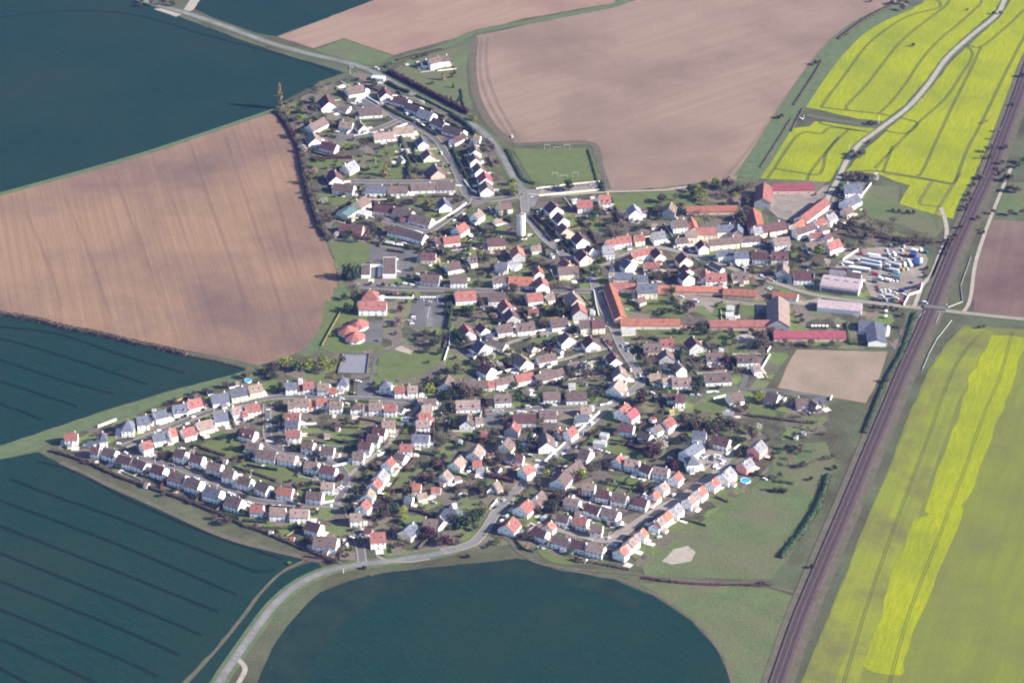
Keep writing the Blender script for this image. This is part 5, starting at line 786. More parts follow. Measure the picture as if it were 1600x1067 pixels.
for a in [([(607, 113), (640, 130), (690, 156), (732, 178)], 6, 5, 'm'), ([(606, 130), (622, 139), (640, 146)], 4, 3.5, 'd'), ([(650, 150), (690, 170), (720, 185)], 3, 2.5, 'd'), ([(705, 180), (728, 195), (745, 212)], 5, 3.5, 'd'),
    ([(469, 225), (474, 262), (486, 310), (500, 350), (512, 372)], 8, 4.5, 'h'), ([(430, 174), (446, 192), (462, 222)], 6, 3.5, 'h'), ([(80, 705), (135, 722), (180, 743), (225, 759), (300, 786), (380, 820)], 4, 2.6, 'h'), ([(380, 822), (407, 829), (459, 851), (525, 877)], 4, 2.6, 'h'),
    ([(-40, 486), (0, 491), (60, 501), (100, 512), (170, 526), (210, 536), (250, 544), (292, 555)], 7, 3.4, 'h'), ([(294, 556), (340, 565), (385, 577)], 4, 1.6, 'h'), ([(1166, 649), (1205, 654), (1245, 659)], 3.5, 2.4, 'h'), ([(1250, 660), (1273, 661)], 3.5, 2.4, 'h'),
    ([(1430, 490), (1420, 520), (1408, 554), (1386, 592), (1370, 630), (1351, 677)], 5, 2.4, 'd'), ([(1294, 743), (1286, 772), (1267, 810), (1240, 848), (1220, 872)], 6, 3.4, 'd'), ([(1003, 903), (1040, 908), (1100, 913), (1205, 914)], 3, 1.4, 'm'), ([(1028, 906), (1052, 909)], 4, 2.4, 'h'), ([(1186, 911), (1204, 914)], 4, 2.4, 'h'),
    ([(1000, 530), (1016, 529), (1030, 533)], 4, 3, 'h'), ([(1016, 608), (1050, 611), (1096, 618)], 3, 2.2, 'd'), ([(640, 279), (670, 278), (702, 275)], 6, 3.2, 'b'), ([(485, 250), (515, 248), (550, 247)], 4.4, 3, 'm'), ([(503, 329), (520, 328), (541, 322)], 4, 2.6, 'h'), ([(706, 462), (704, 490), (700, 516)], 4, 4, 'd'), ([(700, 520), (694, 545)], 4, 2, 'h'),
    ([(1316, 276), (1335, 272), (1360, 278)], 7, 3.6, 'h'), ([(1310, 352), (1340, 362), (1400, 375), (1458, 378)], 9, 3.2, 'h'), ([(306, 696), (330, 705), (353, 712)], 3.6, 2.2, 'h'), ([(366, 730), (400, 741), (432, 752)], 3.2, 2, 'h'), ([(762, 744), (785, 748), (804, 753)], 6, 3, 'm'), ([(806, 842), (812, 852), (832, 862), (845, 856)], 2.6, 1.8, 'd'),
    ([(900, 878), (930, 880), (984, 890)], 3.4, 2, 'h'), ([(579, 380), (610, 384), (656, 391)], 2.6, 2.2, 'd'), ([(600, 167), (625, 181), (650, 193), (684, 213)], 3.6, 3, 'd'), ([(708, 234), (718, 258), (732, 283)], 4, 3.2, 'd'), ([(791, 234), (806, 262), (817, 281), (836, 288)], 5, 2, 'd'), ([(919, 234), (926, 258), (934, 286)], 3, 1.6, 'd'), ([(638, 796), (660, 801), (678, 808)], 4.4, 3.4, 'h'),
    ([(1060, 810), (1080, 815), (1103, 822)], 2.4, 2, 'd'), ([(1118, 777), (1138, 785)], 2.4, 2, 'h'), ([(940, 755), (1000, 768)], 2, 1.6, 'd'), ([(960, 768), (985, 745)], 1.8, 1.4, 'd'), ([(975, 776), (1003, 750)], 1.8, 1.4, 'd'), ([(990, 760), (950, 748)], 1.8, 1.4, 'd'), ([(510, 666), (520, 667), (560, 669)], 3, 2, 'h'), ([(530, 680), (560, 680), (572, 678)], 2.6, 2, 'd'), ([(520, 688), (548, 694)], 2.6, 2, 'd'), ([(478, 668), (505, 667)], 2.4, 2, 'h'), ([(480, 680), (505, 679)], 2.4, 2, 'h'),
    ([(674, 663), (696, 664)], 4, 2.6, 'm'), ([(580, 790), (605, 792)], 3, 2, 'm'), ([(570, 808), (590, 810)], 3, 2, 'm'), ([(625, 212), (632, 236), (641, 262)], 4, 3, 'd'), ([(638, 262), (640, 280)], 5, 4, 'd'), ([(595, 270), (635, 250)], 2, 1.4, 'g'), ([(862, 350), (880, 372), (898, 398)], 3, 2.4, 'h'), ([(828, 340), (845, 358), (862, 378)], 3, 2.4, 'h'), ([(905, 345), (922, 362), (934, 382)], 4, 3, 'h'), ([(940, 286), (942, 300)], 5, 4, 'd'),
    ([(795, 563), (820, 557), (870, 545)], 2.4, 2, 'h'), ([(700, 490), (740, 492)], 3, 2.2, 'd'), ([(742, 470), (752, 480)], 2.4, 2, 'd'), ([(806, 487), (840, 489)], 2.6, 2, 'h'), ([(840, 582), (850, 595), (880, 602)], 5, 3, 'h'), ([(920, 602), (940, 604)], 3, 2.4, 'd'), ([(860, 590), (840, 610)], 3, 2.2, 'h'), ([(470, 632), (430, 640)], 2, 1.6, 'd'), ([(560, 654), (600, 662)], 2.4, 1.8, 'h'), ([(1225, 502), (1222, 530)], 3, 2.4, 'd'), ([(1322, 505), (1326, 536)], 3, 2.4, 'd'), ([(1328, 538), (1356, 538)], 3, 2.4, 'd'),
    ([(1135, 553), (1120, 562)], 3, 2.4, 'd'), ([(1210, 640), (1222, 625)], 3, 2.4, 'd'), ([(660, 640), (700, 645)], 3, 2.4, 'd'), ([(700, 655), (716, 664)], 4, 2.4, 'd'), ([(640, 705), (680, 712)], 4, 2.6, 'd'), ([(676, 722), (662, 744)], 3, 2.6, 'd'), ([(582, 743), (560, 750)], 3, 2, 'h'), ([(1255, 170), (1244, 190), (1236, 206)], 2.4, 1.4, 'h'), ([(1282, 100), (1262, 132), (1240, 165)], 2.6, 1.4, 'h'), ([(1390, 10), (1350, 32), (1310, 62)], 5, 2, 'h'), ([(1236, 186), (1212, 225), (1188, 262)], 2.4, 1.2, 'h'),
    ([(1150, 735), (1180, 742), (1210, 748)], 4, 2, 'h'), ([(1210, 752), (1240, 756)], 4, 2, 'd'), ([(1190, 765), (1230, 768)], 3, 1.6, 'h'), ([(620, 95), (660, 85), (690, 78)], 5, 2, 'h'), ([(602, 106), (612, 102)], 5, 3, 'd'), ([(720, 140), (724, 165), (732, 175)], 2.4, 1.6, 'd'), ([(930, 775), (960, 790)], 3, 2.2, 'h'), ([(875, 785), (915, 800)], 3, 2, 'h'), ([(845, 765), (880, 770), (906, 774)], 4, 3, 'h')]: hedge(*a)
# ------------------------------------------------------------------ garden walls and fences
def wall(pts, h=1.8, wd=0.35, m='wall_w', noun='white garden wall', cat='wall', nm='garden_wall'):
    g = W_(pts); c0 = g[len(g)//2].copy(); mb = MB(); ribbon(mb, [p-c0 for p in g], wd, h, 0.0)
    o = mb.build(nm, m, None, c0)
    cp = MB(); ribbon(cp, [p-c0 for p in g], wd+0.12, h+0.08, h-0.02); link('coping', cp.mesh('coping', m), o)
    thing(o, noun, cat, 'walls and fences of the village')
for p in [[(153, 668), (182, 657)]]: wall(p, 2.2, 0.5, 'wall_c', 'long pale yellow garden wall')
for p in [[(886, 691), (912, 667), (937, 645)], [(850, 723), (866, 708), (883, 693)], [(747, 592), (790, 581), (836, 569)], [(840, 569), (880, 558)], [(1178, 586), (1186, 584), (1203, 555)], [(1199, 551), (1204, 543)], [(1361, 288), (1345, 309), (1325, 336)], [(1317, 407), (1341, 391)], [(703, 519), (702, 540), (694, 564)],
    [(1134, 712), (1157, 695)], [(765, 796), (777, 782)], [(590, 466), (645, 467), (646, 463)], [(938, 634), (956, 630)], [(800, 526), (835, 520), (873, 513)], [(663, 357), (685, 348), (712, 331), (729, 319)], [(1115, 624), (1134, 619)], [(1412, 478), (1420, 462), (1438, 456), (1441, 444)], [(555, 160), (572, 152), (592, 164)], [(542, 210), (550, 204), (557, 200)],
    [(590, 211), (575, 209), (556, 205)], [(616, 202), (636, 195)], [(505, 787), (522, 784)], [(1188, 433), (1210, 441)], [(928, 455), (932, 480), (936, 494)], [(903, 574), (925, 567), (960, 560)], [(983, 590), (974, 608), (968, 618)], [(470, 664), (495, 663)], [(1060, 612), (1052, 640)], [(1104, 614), (1118, 613)], [(693, 290), (722, 292)], [(725, 283), (736, 298), (745, 302)],
    [(1297, 626), (1300, 620)], [(755, 580), (744, 605)], [(688, 630), (690, 650)], [(752, 645), (752, 662)], [(830, 690), (836, 680)], [(520, 730), (545, 724)], [(430, 777), (470, 790)], [(590, 713), (602, 708)], [(460, 808), (468, 824)], [(935, 458), (942, 455)], [(1005, 775), (1012, 768)], [(880, 818), (905, 823)], [(895, 866), (880, 861)]]: wall(p)
for p in [[(1462, 506), (1469, 490)], [(1436, 496), (1441, 489)], [(1517, 402), (1509, 425), (1501, 447)], [(1501, 448), (1504, 472), (1481, 481)], [(1487, 501), (1464, 530), (1452, 552), (1441, 578)]]: wall(p, 0.8, 0.1, 'wall_g', 'thin white guard rail', 'railing', 'guard_rail')
for p in [[(275, 628), (292, 621)], [(448, 838), (469, 826)], [(208, 745), (224, 738)], [(503, 541), (520, 510), (532, 489)]]: wall(p, 1.8, 0.2, 'leaf_o', 'wooden garden fence', 'fence', 'garden_fence')
for p in [[(536, 553), (577, 554), (573, 585), (528, 584), (536, 553)]]: wall(p, 1.4, 0.1, 'roof_g', 'light blue-grey fence around the ball court', 'fence', 'court_fence')
# ------------------------------------------------------------------ vehicles
def car_mesh(kind):
    body, cab = MB(), MB()
    L, Wd, hb, hc = {'car': (4.3, 1.75, 0.85, 1.45), 'van': (5.2, 1.95, 1.1, 2.3), 'cab': (5.0, 2.4, 1.4, 3.0)}[kind]
    prof = [(-L/2, 0.3), (L/2, 0.3), (L/2, hb*0.85), (L*0.27, hb), (-L*0.42, hb), (-L/2, hb*0.95)]
    body.loft([[(x, y, z) for x, z in prof] for y in (-Wd/2, Wd/2)])
    fr = {'car': 0.12, 'van': 0.25, 'cab': 0.3}[kind]; bk = {'car': -0.40, 'van': -0.49, 'cab': -0.1}[kind]
    cab.loft([[(L*(fr+0.13), -Wd*0.44, hb), (L*(fr+0.13), Wd*0.44, hb), (L*bk, Wd*0.44, hb), (L*bk, -Wd*0.44, hb)], [(L*fr, -Wd*0.38, hc-0.08), (L*fr, Wd*0.38, hc-0.08), (L*(bk+0.06), Wd*0.38, hc-0.08), (L*(bk+0.06), -Wd*0.38, hc-0.08)]])
    body.box(L*(bk+0.05), -Wd*0.39, hc-0.08, L*(fr+0.02), Wd*0.39, hc)
    return body, cab, L, Wd
PAINTS = {}
for k, c in (('w', (0.75, 0.75, 0.74)), ('s', (0.42, 0.43, 0.45)), ('d', (0.03, 0.03, 0.04)), ('b', (0.04, 0.08, 0.25)), ('r', (0.4, 0.03, 0.03)), ('g', (0.2, 0.2, 0.22)), ('y', (0.7, 0.5, 0.05)), ('t', (0.08, 0.35, 0.35)), ('o', (0.7, 0.28, 0.05))):
    PAINTS[k] = ({'w': 'white', 's': 'silver', 'd': 'black', 'b': 'blue', 'r': 'red', 'g': 'grey', 'y': 'yellow', 't': 'teal', 'o': 'orange'}[k], mat('car_paint_'+k, c, rough=0.35, spec=0.5))
wm = MB(); wm.loft([[(0.32*math.cos(2*PI*i/10), y, 0.32+0.32*math.sin(2*PI*i/10)) for i in range(10)] for y in (-0.1, 0.1)]); WHEEL = wm.mesh('wheel', 'glass')
CM = {}
def vehicle(t, x, y, dx, dy, k='w', kind='car'):
    px, py = tp(t, x, y); g = G(px, py, 0.5); q = G(px+dx*0.1, py+dy*0.1, 0.5); rz = math.atan2(q.y-g.y, q.x-g.x)
    if (kind, k) not in CM: b, c, L, Wd = car_mesh(kind); CM[kind, k] = (b.mesh('body', PAINTS[k][1]), c.mesh('windows', 'glass'), L, Wd)
    bm_, cm_, L, Wd = CM[kind, k]
    root = empty('parked_'+('car' if kind == 'car' else 'van' if kind == 'van' else 'lorry_cab'), (g.x, g.y, 0.3), rz)
    link('body', bm_, root, (0, 0, 0)); link('windows', cm_, root, (0, 0, 0))
    for sx in (-0.3, 0.3):
        for sy in (-1, 1): link('wheel', WHEEL, root, (sx*L, sy*(Wd/2-0.08), 0))
    thing(root, 'parked %s %s' % (PAINTS[k][0], {'car': 'car', 'van': 'van', 'cab': 'lorry cab'}[kind]), {'car': 'car', 'van': 'van', 'cab': 'lorry'}[kind], 'cars and vans parked in the village')
def cars(t, text):
    for it in text.replace('\n', ';').split(';'):
        p = it.split()
        if p: vehicle(t, *map(float, p[:4]), p[4], p[5] if len(p) > 5 else 'car')
cars('B5', '805 120 10 0 s;870 115 10 0 b;940 100 10 0 w;1020 110 10 0 w;1070 130 10 0 g;1070 275 10 1 d;1215 330 10 0 g;1030 445 10 0 d;1035 465 10 -1 w;1020 540 10 -1 w;1375 270 10 0 b;1370 330 10 0 s;1380 415 10 0 b;1000 510 10 0 s;1060 300 10 1 g;1220 300 10 0 s;640 730 10 2 g;1415 130 10 0 g;1040 490 10 0 s')
cars('C2', '1040 195 10 1 w;1000 335 10 1 s;870 405 10 1 w;335 350 10 1 w;735 370 10 2 w;930 465 10 1 w;430 440 10 1 g;10 660 10 0 w;10 745 10 0 w;230 350 10 0 w;400 690 10 0 w;430 750 10 0 s;560 530 10 0 g')
cars('C5', '475 548 10 -3 w;60 710 10 -3 w;1370 590 10 0 w;1365 670 10 0 w;1250 520 10 -3 s;85 640 10 -3 s;1060 610 10 -3 g;400 628 10 -3 w')
cars('C3', '8 125 10 1 w;630 360 10 1 w;380 300 10 1 b;1060 600 10 0 s;480 430 10 2 g;400 780 10 0 w;330 860 10 4 w;250 960 10 2 w')
cars('C6', '125 210 10 3 w;40 100 10 -1 w;685 360 10 3 g;975 390 10 3 w;1090 450 10 3 s;1300 545 10 3 w;800 160 10 0 w;955 515 10 3 s;1080 570 10 3 s;1390 700 10 3 w;1360 690 10 3 w;860 390 10 3 y')
cars('C7', '145 850 10 3 w;180 855 10 3 w;750 997 10 1 w;650 990 10 0 w;1120 790 10 1 s;1450 790 10 2 w;1170 660 10 2 s;1045 440 10 3 w')
cars('C8', '350 325 10 2 w;595 355 10 1 w;1410 755 5 -10 w van;1440 800 5 -10 w van;1490 710 10 2 w;1340 990 10 1 g;1380 150 10 2 w;1450 150 10 0 s')
cars('D2', '330 550 10 -1 s;360 545 10 -1 w;220 570 10 0 g;390 560 10 0 w;1150 185 10 2 s')
cars('Z2', '265 685 10 2 w')
cars('E6', '100 95 10 1 w;90 130 10 0 g;500 150 10 6 w;825 325 10 6 w;790 300 10 6 b;920 360 10 6 w van;870 320 10 6 w;1240 590 10 10 w van;1145 690 3 10 w;1380 890 3 10 s;430 415 10 -1 w;500 410 10 -1 g;200 120 10 1 b;740 215 10 2 w;1090 385 10 6 s;1430 600 3 10 d;1470 390 10 5 s;1040 400 10 6 s')
cars('A4', '1220 105 3 10 w;475 205 5 10 w;620 510 5 10 s;380 300 3 10 w')
cars('A1', '1200 200 10 2 w van;930 590 10 1 w;1020 610 10 1 g;760 900 10 0 w;880 580 10 1 g;1010 570 10 -2 w')
cars('A2', '255 155 10 -2 w;375 130 10 -2 w;430 830 10 6 w;350 790 10 6 s;250 700 10 6 w')
cars('A5', '770 85 10 1 w;620 155 10 1 w;600 145 10 1 s;1150 320 10 2 w;1190 335 10 2 w;1100 240 10 2 s;930 800 10 1 w;870 965 10 0 s;1010 940 10 0 w;1095 960 10 0 w;1150 950 10 0 g;1160 830 10 0 w')
cars('A6', '340 115 10 -5 w;225 190 10 -5 w;1220 105 3 10 w van;1390 605 6 8 w;1450 560 6 8 s;1310 380 6 8 b')
cars('A8', '345 895 10 0 w;450 940 10 4 w;700 1010 10 4 w;760 1030 10 4 w;290 550 4 10 w;520 1035 10 1 s;380 840 10 1 s;550 1020 10 4 b')
cars('B4', '445 95 10 4 w;700 175 10 4 g;745 190 10 4 w;910 240 10 4 w;985 250 10 4 w;1010 270 10 4 w;1080 300 10 4 w;1110 295 10 4 s;1300 390 10 2 w;345 640 10 2 w;510 695 10 2 w van;1400 535 10 2 s;1380 550 10 2 w;1050 290 10 4 g;800 210 10 4 g')
cars('B3', '610 360 10 0 w van;650 730 10 0 w;60 970 10 -2 w;130 1030 10 -2 w;1060 720 10 0 s;1440 390 10 0 w;120 940 10 -2 s;240 905 10 -2 w;300 890 10 -2 w')
cars('B7', '865 300 10 -1 r van;800 255 10 -3 g;1090 350 6 10 w;1060 285 10 0 w;1225 660 3 10 w;1230 700 3 10 d;1040 820 10 -6 w;560 775 10 0 w;1075 370 6 10 s;70 125 10 -2 w;1010 310 6 10 s;140 190 10 -2 g;1110 600 4 10 w')
cars('B8', '790 350 10 0 w;545 415 10 0 w;120 780 10 2 w;580 800 10 0 w;750 770 10 0 w;510 800 10 0 s;1060 545 6 -10 w;1090 545 6 -10 w;1130 765 10 1 g')
cars('C1', '750 540 10 2 w;790 540 10 1 w;1110 735 10 0 w van;730 780 10 0 s;790 775 10 0 s;910 360 10 -2 w;930 365 10 -2 w;1415 710 10 0 w;700 785 10 0 s;1190 785 10 0 s;1000 790 10 0 w;1060 795 10 0 w;1280 700 10 0 s')
cars('D5', '35 245 10 0 w van;310 225 10 0 w;700 415 10 -8 w van;560 525 10 -8 d;510 560 10 -8 d;400 735 10 -8 w;590 610 10 -8 d;640 600 10 -8 d;300 930 10 -8 w;540 660 10 -8 s;430 690 10 -8 b;680 690 10 0 w;780 690 10 2 w;860 715 10 2 w;740 680 10 2 s;320 740 10 -8 s;350 860 10 -8 g')
cars('D3', '880 20 10 0 s;1050 50 10 -1 w;580 690 10 1 w;550 740 10 -5 w;1280 545 10 0 w;460 1010 10 -6 w;700 680 10 0 g;1370 610 10 0 w;660 720 10 0 s')
cars('D4', '715 400 10 -7 d;860 500 10 -7 w;790 560 10 -7 w;910 370 10 -8 g;350 245 10 0 w;300 260 10 0 s;500 60 10 -3 g;820 320 10 -8 s')
cars('D6', '750 610 10 1 w;1275 795 10 1 w;930 480 10 1 w;1160 370 10 1 w;1260 800 10 1 s;1040 290 10 1 w;60 480 10 -7 w;1010 740 10 1 s;1220 720 10 -6 s')
cars('D7', '710 370 10 1 w;750 755 10 -6 w;450 760 10 3 w;1160 360 10 -2 w;1190 345 10 2 w;1220 350 10 2 w;1190 450 10 -4 w;1190 440 10 -4 s;1270 410 10 -4 w;1210 480 10 -4 w;840 210 10 2 w;820 200 10 2 s;1240 390 10 3 w;580 760 10 -6 s;1150 390 10 2 g')
cars('D8', '125 745 10 1 w;490 700 10 -2 w;600 660 10 -2 w')
cars('E1', '870 890 6 2 w;430 780 10 -4 w;380 760 10 -4 g;490 760 10 0 w;240 810 10 -4 s')
cars('F1', '1290 925 10 2 w van;1290 450 4 10 g;1290 500 4 10 g;1290 560 4 10 s;630 700 6 8 r;690 755 6 8 w;740 750 4 10 w;800 755 8 6 w;880 785 10 2 w;1000 805 10 2 w;900 860 10 2 w;1040 720 5 8 d;1080 710 5 8 b;1120 705 5 8 d;1160 695 5 8 d;1190 680 5 8 r;580 870 5 8 d;610 875 5 8 d;645 870 5 8 b;680 885 5 8 d;720 880 5 8 d;760 885 5 8 s;800 890 5 8 b;840 890 5 8 d;640 740 5 8 d;770 195 5 8 w;810 250 5 8 w;830 290 5 8 s;870 320 5 8 w;800 270 5 8 w van;870 260 8 4 g;950 250 8 4 d;960 310 6 8 s;1020 430 6 8 w;1050 450 6 8 w;930 240 5 8 s;1000 270 8 4 d;980 190 6 8 w;690 410 8 2 b;590 440 8 2 d;640 450 8 2 g;720 450 8 2 d;760 470 8 2 d;580 500 8 2 r;850 605 6 8 w;900 610 6 8 w;140 385 6 4 w;165 360 6 4 w;820 130 3 8 w;1005 140 3 8 w;700 830 8 2 w;680 770 8 2 s;1100 640 8 2 d;780 260 6 6 w;740 260 6 6 g')
# lorries and trailers in the haulage yard
def trailer(x1, y1, x2, y2, k, h=3.2, noun=None, cab=False, wd=2.6, t='F1'):
    a, b = G(*tp(t, x1, y1), h), G(*tp(t, x2, y2), h); d = b-a; L = d.length; c = (a+b)/2; rz = math.atan2(d.y, d.x); root = empty('lorry_trailer', (c.x, c.y, 0.3), rz)
    m_ = MB(); m_.loft([[(x, -wd/2, 1.1), (x, wd/2, 1.1), (x, wd/2, h-0.5), (x, wd*0.36, h-0.12), (x, 0, h), (x, -wd*0.36, h-0.12), (x, -wd/2, h-0.5)] for x in (-L/2, L/2)]); m_.build('cargo_box', PAINTS[k][1], root)
    m_ = MB(); m_.box(-L/2, -0.5, 0.6, L/2, 0.5, 1.1); m_.build('chassis', 'roof_d', root)
    for sx in (-0.36, -0.28, 0.3):
        for sy in (-1, 1): o = link('wheel', WHEEL, root, (sx*L, sy*1.1, 0)); o.scale = (1.5, 2, 1.5)
    if cab:
        m_ = MB(); m_.box(L/2+0.4, -1.2, 0.5, L/2+2.4, 1.2, 3.0); q = m_.build('cab', PAINTS['w'][1], root); m_ = MB(); m_.box(L/2+2.38, -1.0, 1.7, L/2+2.45, 1.0, 2.7); m_.build('windscreen', 'glass', q)
    thing(root, noun or '%s lorry trailer' % PAINTS[k][0], 'trailer', 'lorries and trailers in the truck yard')
for a in ((500, 230, 665, 256, 'w'), (515, 266, 760, 302, 's'), (785, 340, 930, 378, 's', 3.2, None, True), (400, 290, 650, 340, 's', 3.2, None, True), (320, 292, 380, 308, 's'), (190, 342, 290, 358, 'w'), (400, 345, 655, 392, 's', 3.2, None, True), (740, 370, 810, 386, 's'), (235, 405, 500, 438, 'w', 3.4, None, True), (210, 462, 290, 480, 'g'), (290, 478, 400, 496, 'w'),
    (560, 500, 640, 508, 'r', 2.4), (650, 548, 712, 574, 'w'), (740, 570, 820, 592, 'w'), (815, 522, 955, 552, 'g', 4, None, False, 5), (850, 488, 930, 508, 't', 2.6), (800, 435, 900, 456, 's', 3.2, None, True), (1105, 162, 1190, 182, 'w', 3), (1232, 160, 1252, 184, 'w', 3), (1295, 185, 1335, 200, 't', 3), (1090, 222, 1172, 240, 'b', 4, None, False, 5), (1030, 225, 1062, 250, 'o', 2.8), (1060, 308, 1110, 390, 'w'), (1010, 350, 1020, 390, 'w', 3), (1240, 292, 1236, 360, 'w'), (1170, 285, 1170, 375, 'b', 4, None, False, 6),
    (960, 428, 1000, 446, 'y', 2.8), (930, 718, 1010, 732, 'b', 3), (750, 790, 850, 804, 's', 3), (935, 885, 1005, 893, 'r', 3), (850, 205, 885, 240, 'w', 3.4), (395, 205, 420, 225, 'r', 2.8), (560, 590, 640, 612, 'g', 2.6), (690, 520, 780, 540, 'g', 2.8)): trailer(*a)
for i, (x, y) in enumerate(((390, 832), (420, 832), (452, 832), (485, 832), (518, 834), (613, 834))): trailer(x-10, y, x+12, y+1, 'w', 2.6, 'small white storage container', t='B2')
for x, y in ((1038, 700), (1035, 745), (1048, 860), (1045, 885)): trailer(x-12, y, x+14, y+1, 'w', 3, 'white box trailer on the grass by the blue shed', t='B2')
# ------------------------------------------------------------------ small things
def pool(t, x, y, r, raised=True, noun='round blue garden pool'):
    c = G(*tp(t, x, y)); root = empty('garden_pool', (c.x, c.y, 0)); h = 1.2 if raised else 0.35
    ring = lambda rr, z: [(rr*math.cos(2*PI*i/20), rr*math.sin(2*PI*i/20), z) for i in range(20)]
    m_ = MB(); m_.loft([ring(r, 0), ring(r, h), ring(r-0.15, h), ring(r-0.15, h-0.2)], cap=False); m_.build('rim', 'paint', root)
    m_ = MB(); m_.face(ring(r-0.1, h-0.15)); m_.build('water', 'pool', root); thing(root, noun, 'pool', None)
pool('C5', 1125, 120, 3.2); pool('E1', 700, 908, 4.2, True); pool('D3', 1225, 430, 2.4); pool('B6', 560, 405, 2.2); 
def goal(px, py, w_, h, noun, nm='football_goal'):
    c = G(px, py); root = empty(nm, (c.x, c.y, 0)); m_ = MB(); b = 0.07
    m_.box(-w_/2-b, -b, 0, -w_/2+b, b, h); m_.box(w_/2-b, -b, 0, w_/2+b, b, h); m_.box(-w_/2-b, -b, h-b, w_/2+b, b, h+b); m_.build('goal_frame', 'paint', root)
    if h < 3: m_ = MB(); m_.box(-w_/2, 1.5, 0, w_/2, 1.56, 0.08); m_.box(-w_/2, 0, h-0.05, -w_/2+0.06, 1.5, h); m_.box(w_/2-0.06, 0, h-0.05, w_/2, 1.5, h); m_.build('net_bracket', 'paint', root)
    thing(root, noun, 'goal', None)
goal(881, 277.5, 7.3, 2.4, 'white football goal at the near end of the green pitch'); goal(871, 233.5, 7.3, 2.4, 'white football goal at the far end of the green pitch')
for x, y, q in ((867, 278, 'near end left of the goal'), (899, 277.5, 'near end right of the goal'), (855, 234, 'far end left of the goal'), (886, 234, 'far end right of the goal')): goal(x, y, 5.6, 5.5, 'tall white ball-stop frame at the %s' % q, 'ball_stop_frame')
def pole(t, x, y, h, noun, arm=True, m='paint'):
    c = G(*tp(t, x, y)); root = empty('street_lamp' if arm else 'mast', (c.x, c.y, 0)); m_ = MB()
    m_.loft([[(r*math.cos(2*PI*i/6), r*math.sin(2*PI*i/6), z) for i in range(6)] for r, z in ((0.16, 0), (0.09, h))]); m_.build('post', m, root)
    if arm: m_ = MB(); m_.box(-0.1, -0.1, h-0.15, 1.6, 0.1, h); m_.box(1.2, -0.2, h-0.1, 2.0, 0.2, h+0.1); m_.build('lamp_head', m, root)
    thing(root, noun, 'street lamp' if arm else 'mast', 'posts and lamps beside the roads')
pole('A1', 906, 255, 10, 'white metal mast', False); pole('D2', 122, 985, 5, 'white roadside post', False); pole('Z2', 540, 870, 8, 'thin white pole', False); pole('Z2', 710, 710, 9, 'thin white pole', False); pole('Z2', 280, 680, 4, 'short white pole', False); pole('A3', 970, 430, 7, 'thin white pole', False)
for t, x, y in (('C6', 475, 330), ('C6', 940, 215), ('C7', 780, 340), ('C7', 1048, 440), ('C7', 400, 640), ('C5', 725, 490), ('C5', 618, 470), ('C5', 200, 615), ('C5', 1105, 480), ('C6', 1215, 660), ('C6', 895, 245), ('B5', 1155, 295), ('B5', 1305, 295), ('E6', 650, 640), ('E6', 930, 560), ('E6', 1160, 860), ('A6', 1250, 110), ('A7', 35, 500), ('B4', 440, 70), ('B4', 1080, 270), ('D5', 610, 540), ('D5', 250, 760), ('D4', 930, 380), ('D4', 740, 360), ('B7', 1150, 480), ('C8', 955, 630), ('D6', 1220, 720), ('D6', 1040, 290), ('D7', 1100, 400), ('C2', 420, 480), ('C2', 1050, 620), ('B8', 1090, 545), ('B8', 540, 420), ('D2', 280, 640)): pole(t, x, y, 6, 'slim pale street lamp')
def post_box(t, x, y): pass
# crossing barriers
for px, py, rz in ((1444, 489, 0.1), (1479, 477, 3.2)):
    c = G(px, py); root = empty('crossing_barrier', (c.x, c.y, 0.3), rz); m_ = MB(); m_.box(-0.3, -0.3, 0, 0.3, 0.3, 1.2); m_.build('housing', 'paint', root); m_ = MB(); m_.box(0, -0.07, 0.9, 0.14, 0.07, 7); m_.build('barrier_arm', 'roof_r', root)
    thing(root, 'raised level crossing barrier on the %s side of the railway' % ('west' if px < 1460 else 'east'), 'barrier', None)
# graves of the cemetery
gm = MB(); gm.box(-0.5, -1.0, 0, 0.5, 1.0, 0.35); gm.box(-0.5, 1.0, 0, 0.5, 1.2, 1.1); GR = gm.mesh('gravestone', 'grave')
field('cemetery', [(838, 298), (938, 287), (941, 297), (900, 300), (842, 305)], 'lane', z=0.2)
rr = random.Random(3)
for i in range(34):
    for j in range(4):
        if rr.random() < 0.22: continue
        fx = i/34; px = 842+fx*96; py = 296-fx*7 + (j-1.2)*2.3
        if 884 < px < 896 and py < 296: continue
        c = G(px+rr.uniform(-0.4, 0.4), py); o = link('gravestone', GR, None, (c.x, c.y, 0.25), rr.uniform(-0.1, 0.1)+0.1); o['label'] = 'pale stone grave in the walled cemetery below the football pitch'; o['category'] = 'grave'; o['group'] = 'graves of the cemetery'
wall([(838, 296), (885, 290), (938, 285)], 1.6, 0.3, 'wall_c', 'stone cemetery wall'); wall([(842, 307), (880, 303), (938, 298)], 1.6, 0.3, 'wall_c', 'stone cemetery wall')
# garden bushes sown between the houses, clear of roofs and roads
def off_road(p, m_=0.4):
    F0 = FOOT[:]; FOOT.clear(); r = clear(p, m_-1.5); FOOT.extend(F0); return r
def clear(p, m_=2.0):
    for x, y, rz, hl, hw in FOOT:
        dx, dy = p.x-x, p.y-y
        if dx*dx+dy*dy > 1600: continue
        u = dx*math.cos(rz)+dy*math.sin(rz); v = -dx*math.sin(rz)+dy*math.cos(rz)
        if abs(u) < hl+m_ and abs(v) < hw+m_: return False
    for g, w_ in ROADS:
        for q in range(len(g)-1):
            a, b = g[q], g[q+1]
            if min(abs(p.x-a.x), abs(p.x-b.x)) > 60 or min(abs(p.y-a.y), abs(p.y-b.y)) > 60: continue
            d = b-a; t_ = max(0, min(1, ((p-a).dot(d))/max(1e-6, d.length_squared)))
            if (p-(a+d*t_)).length < w_+1.5+m_: return False
    return True
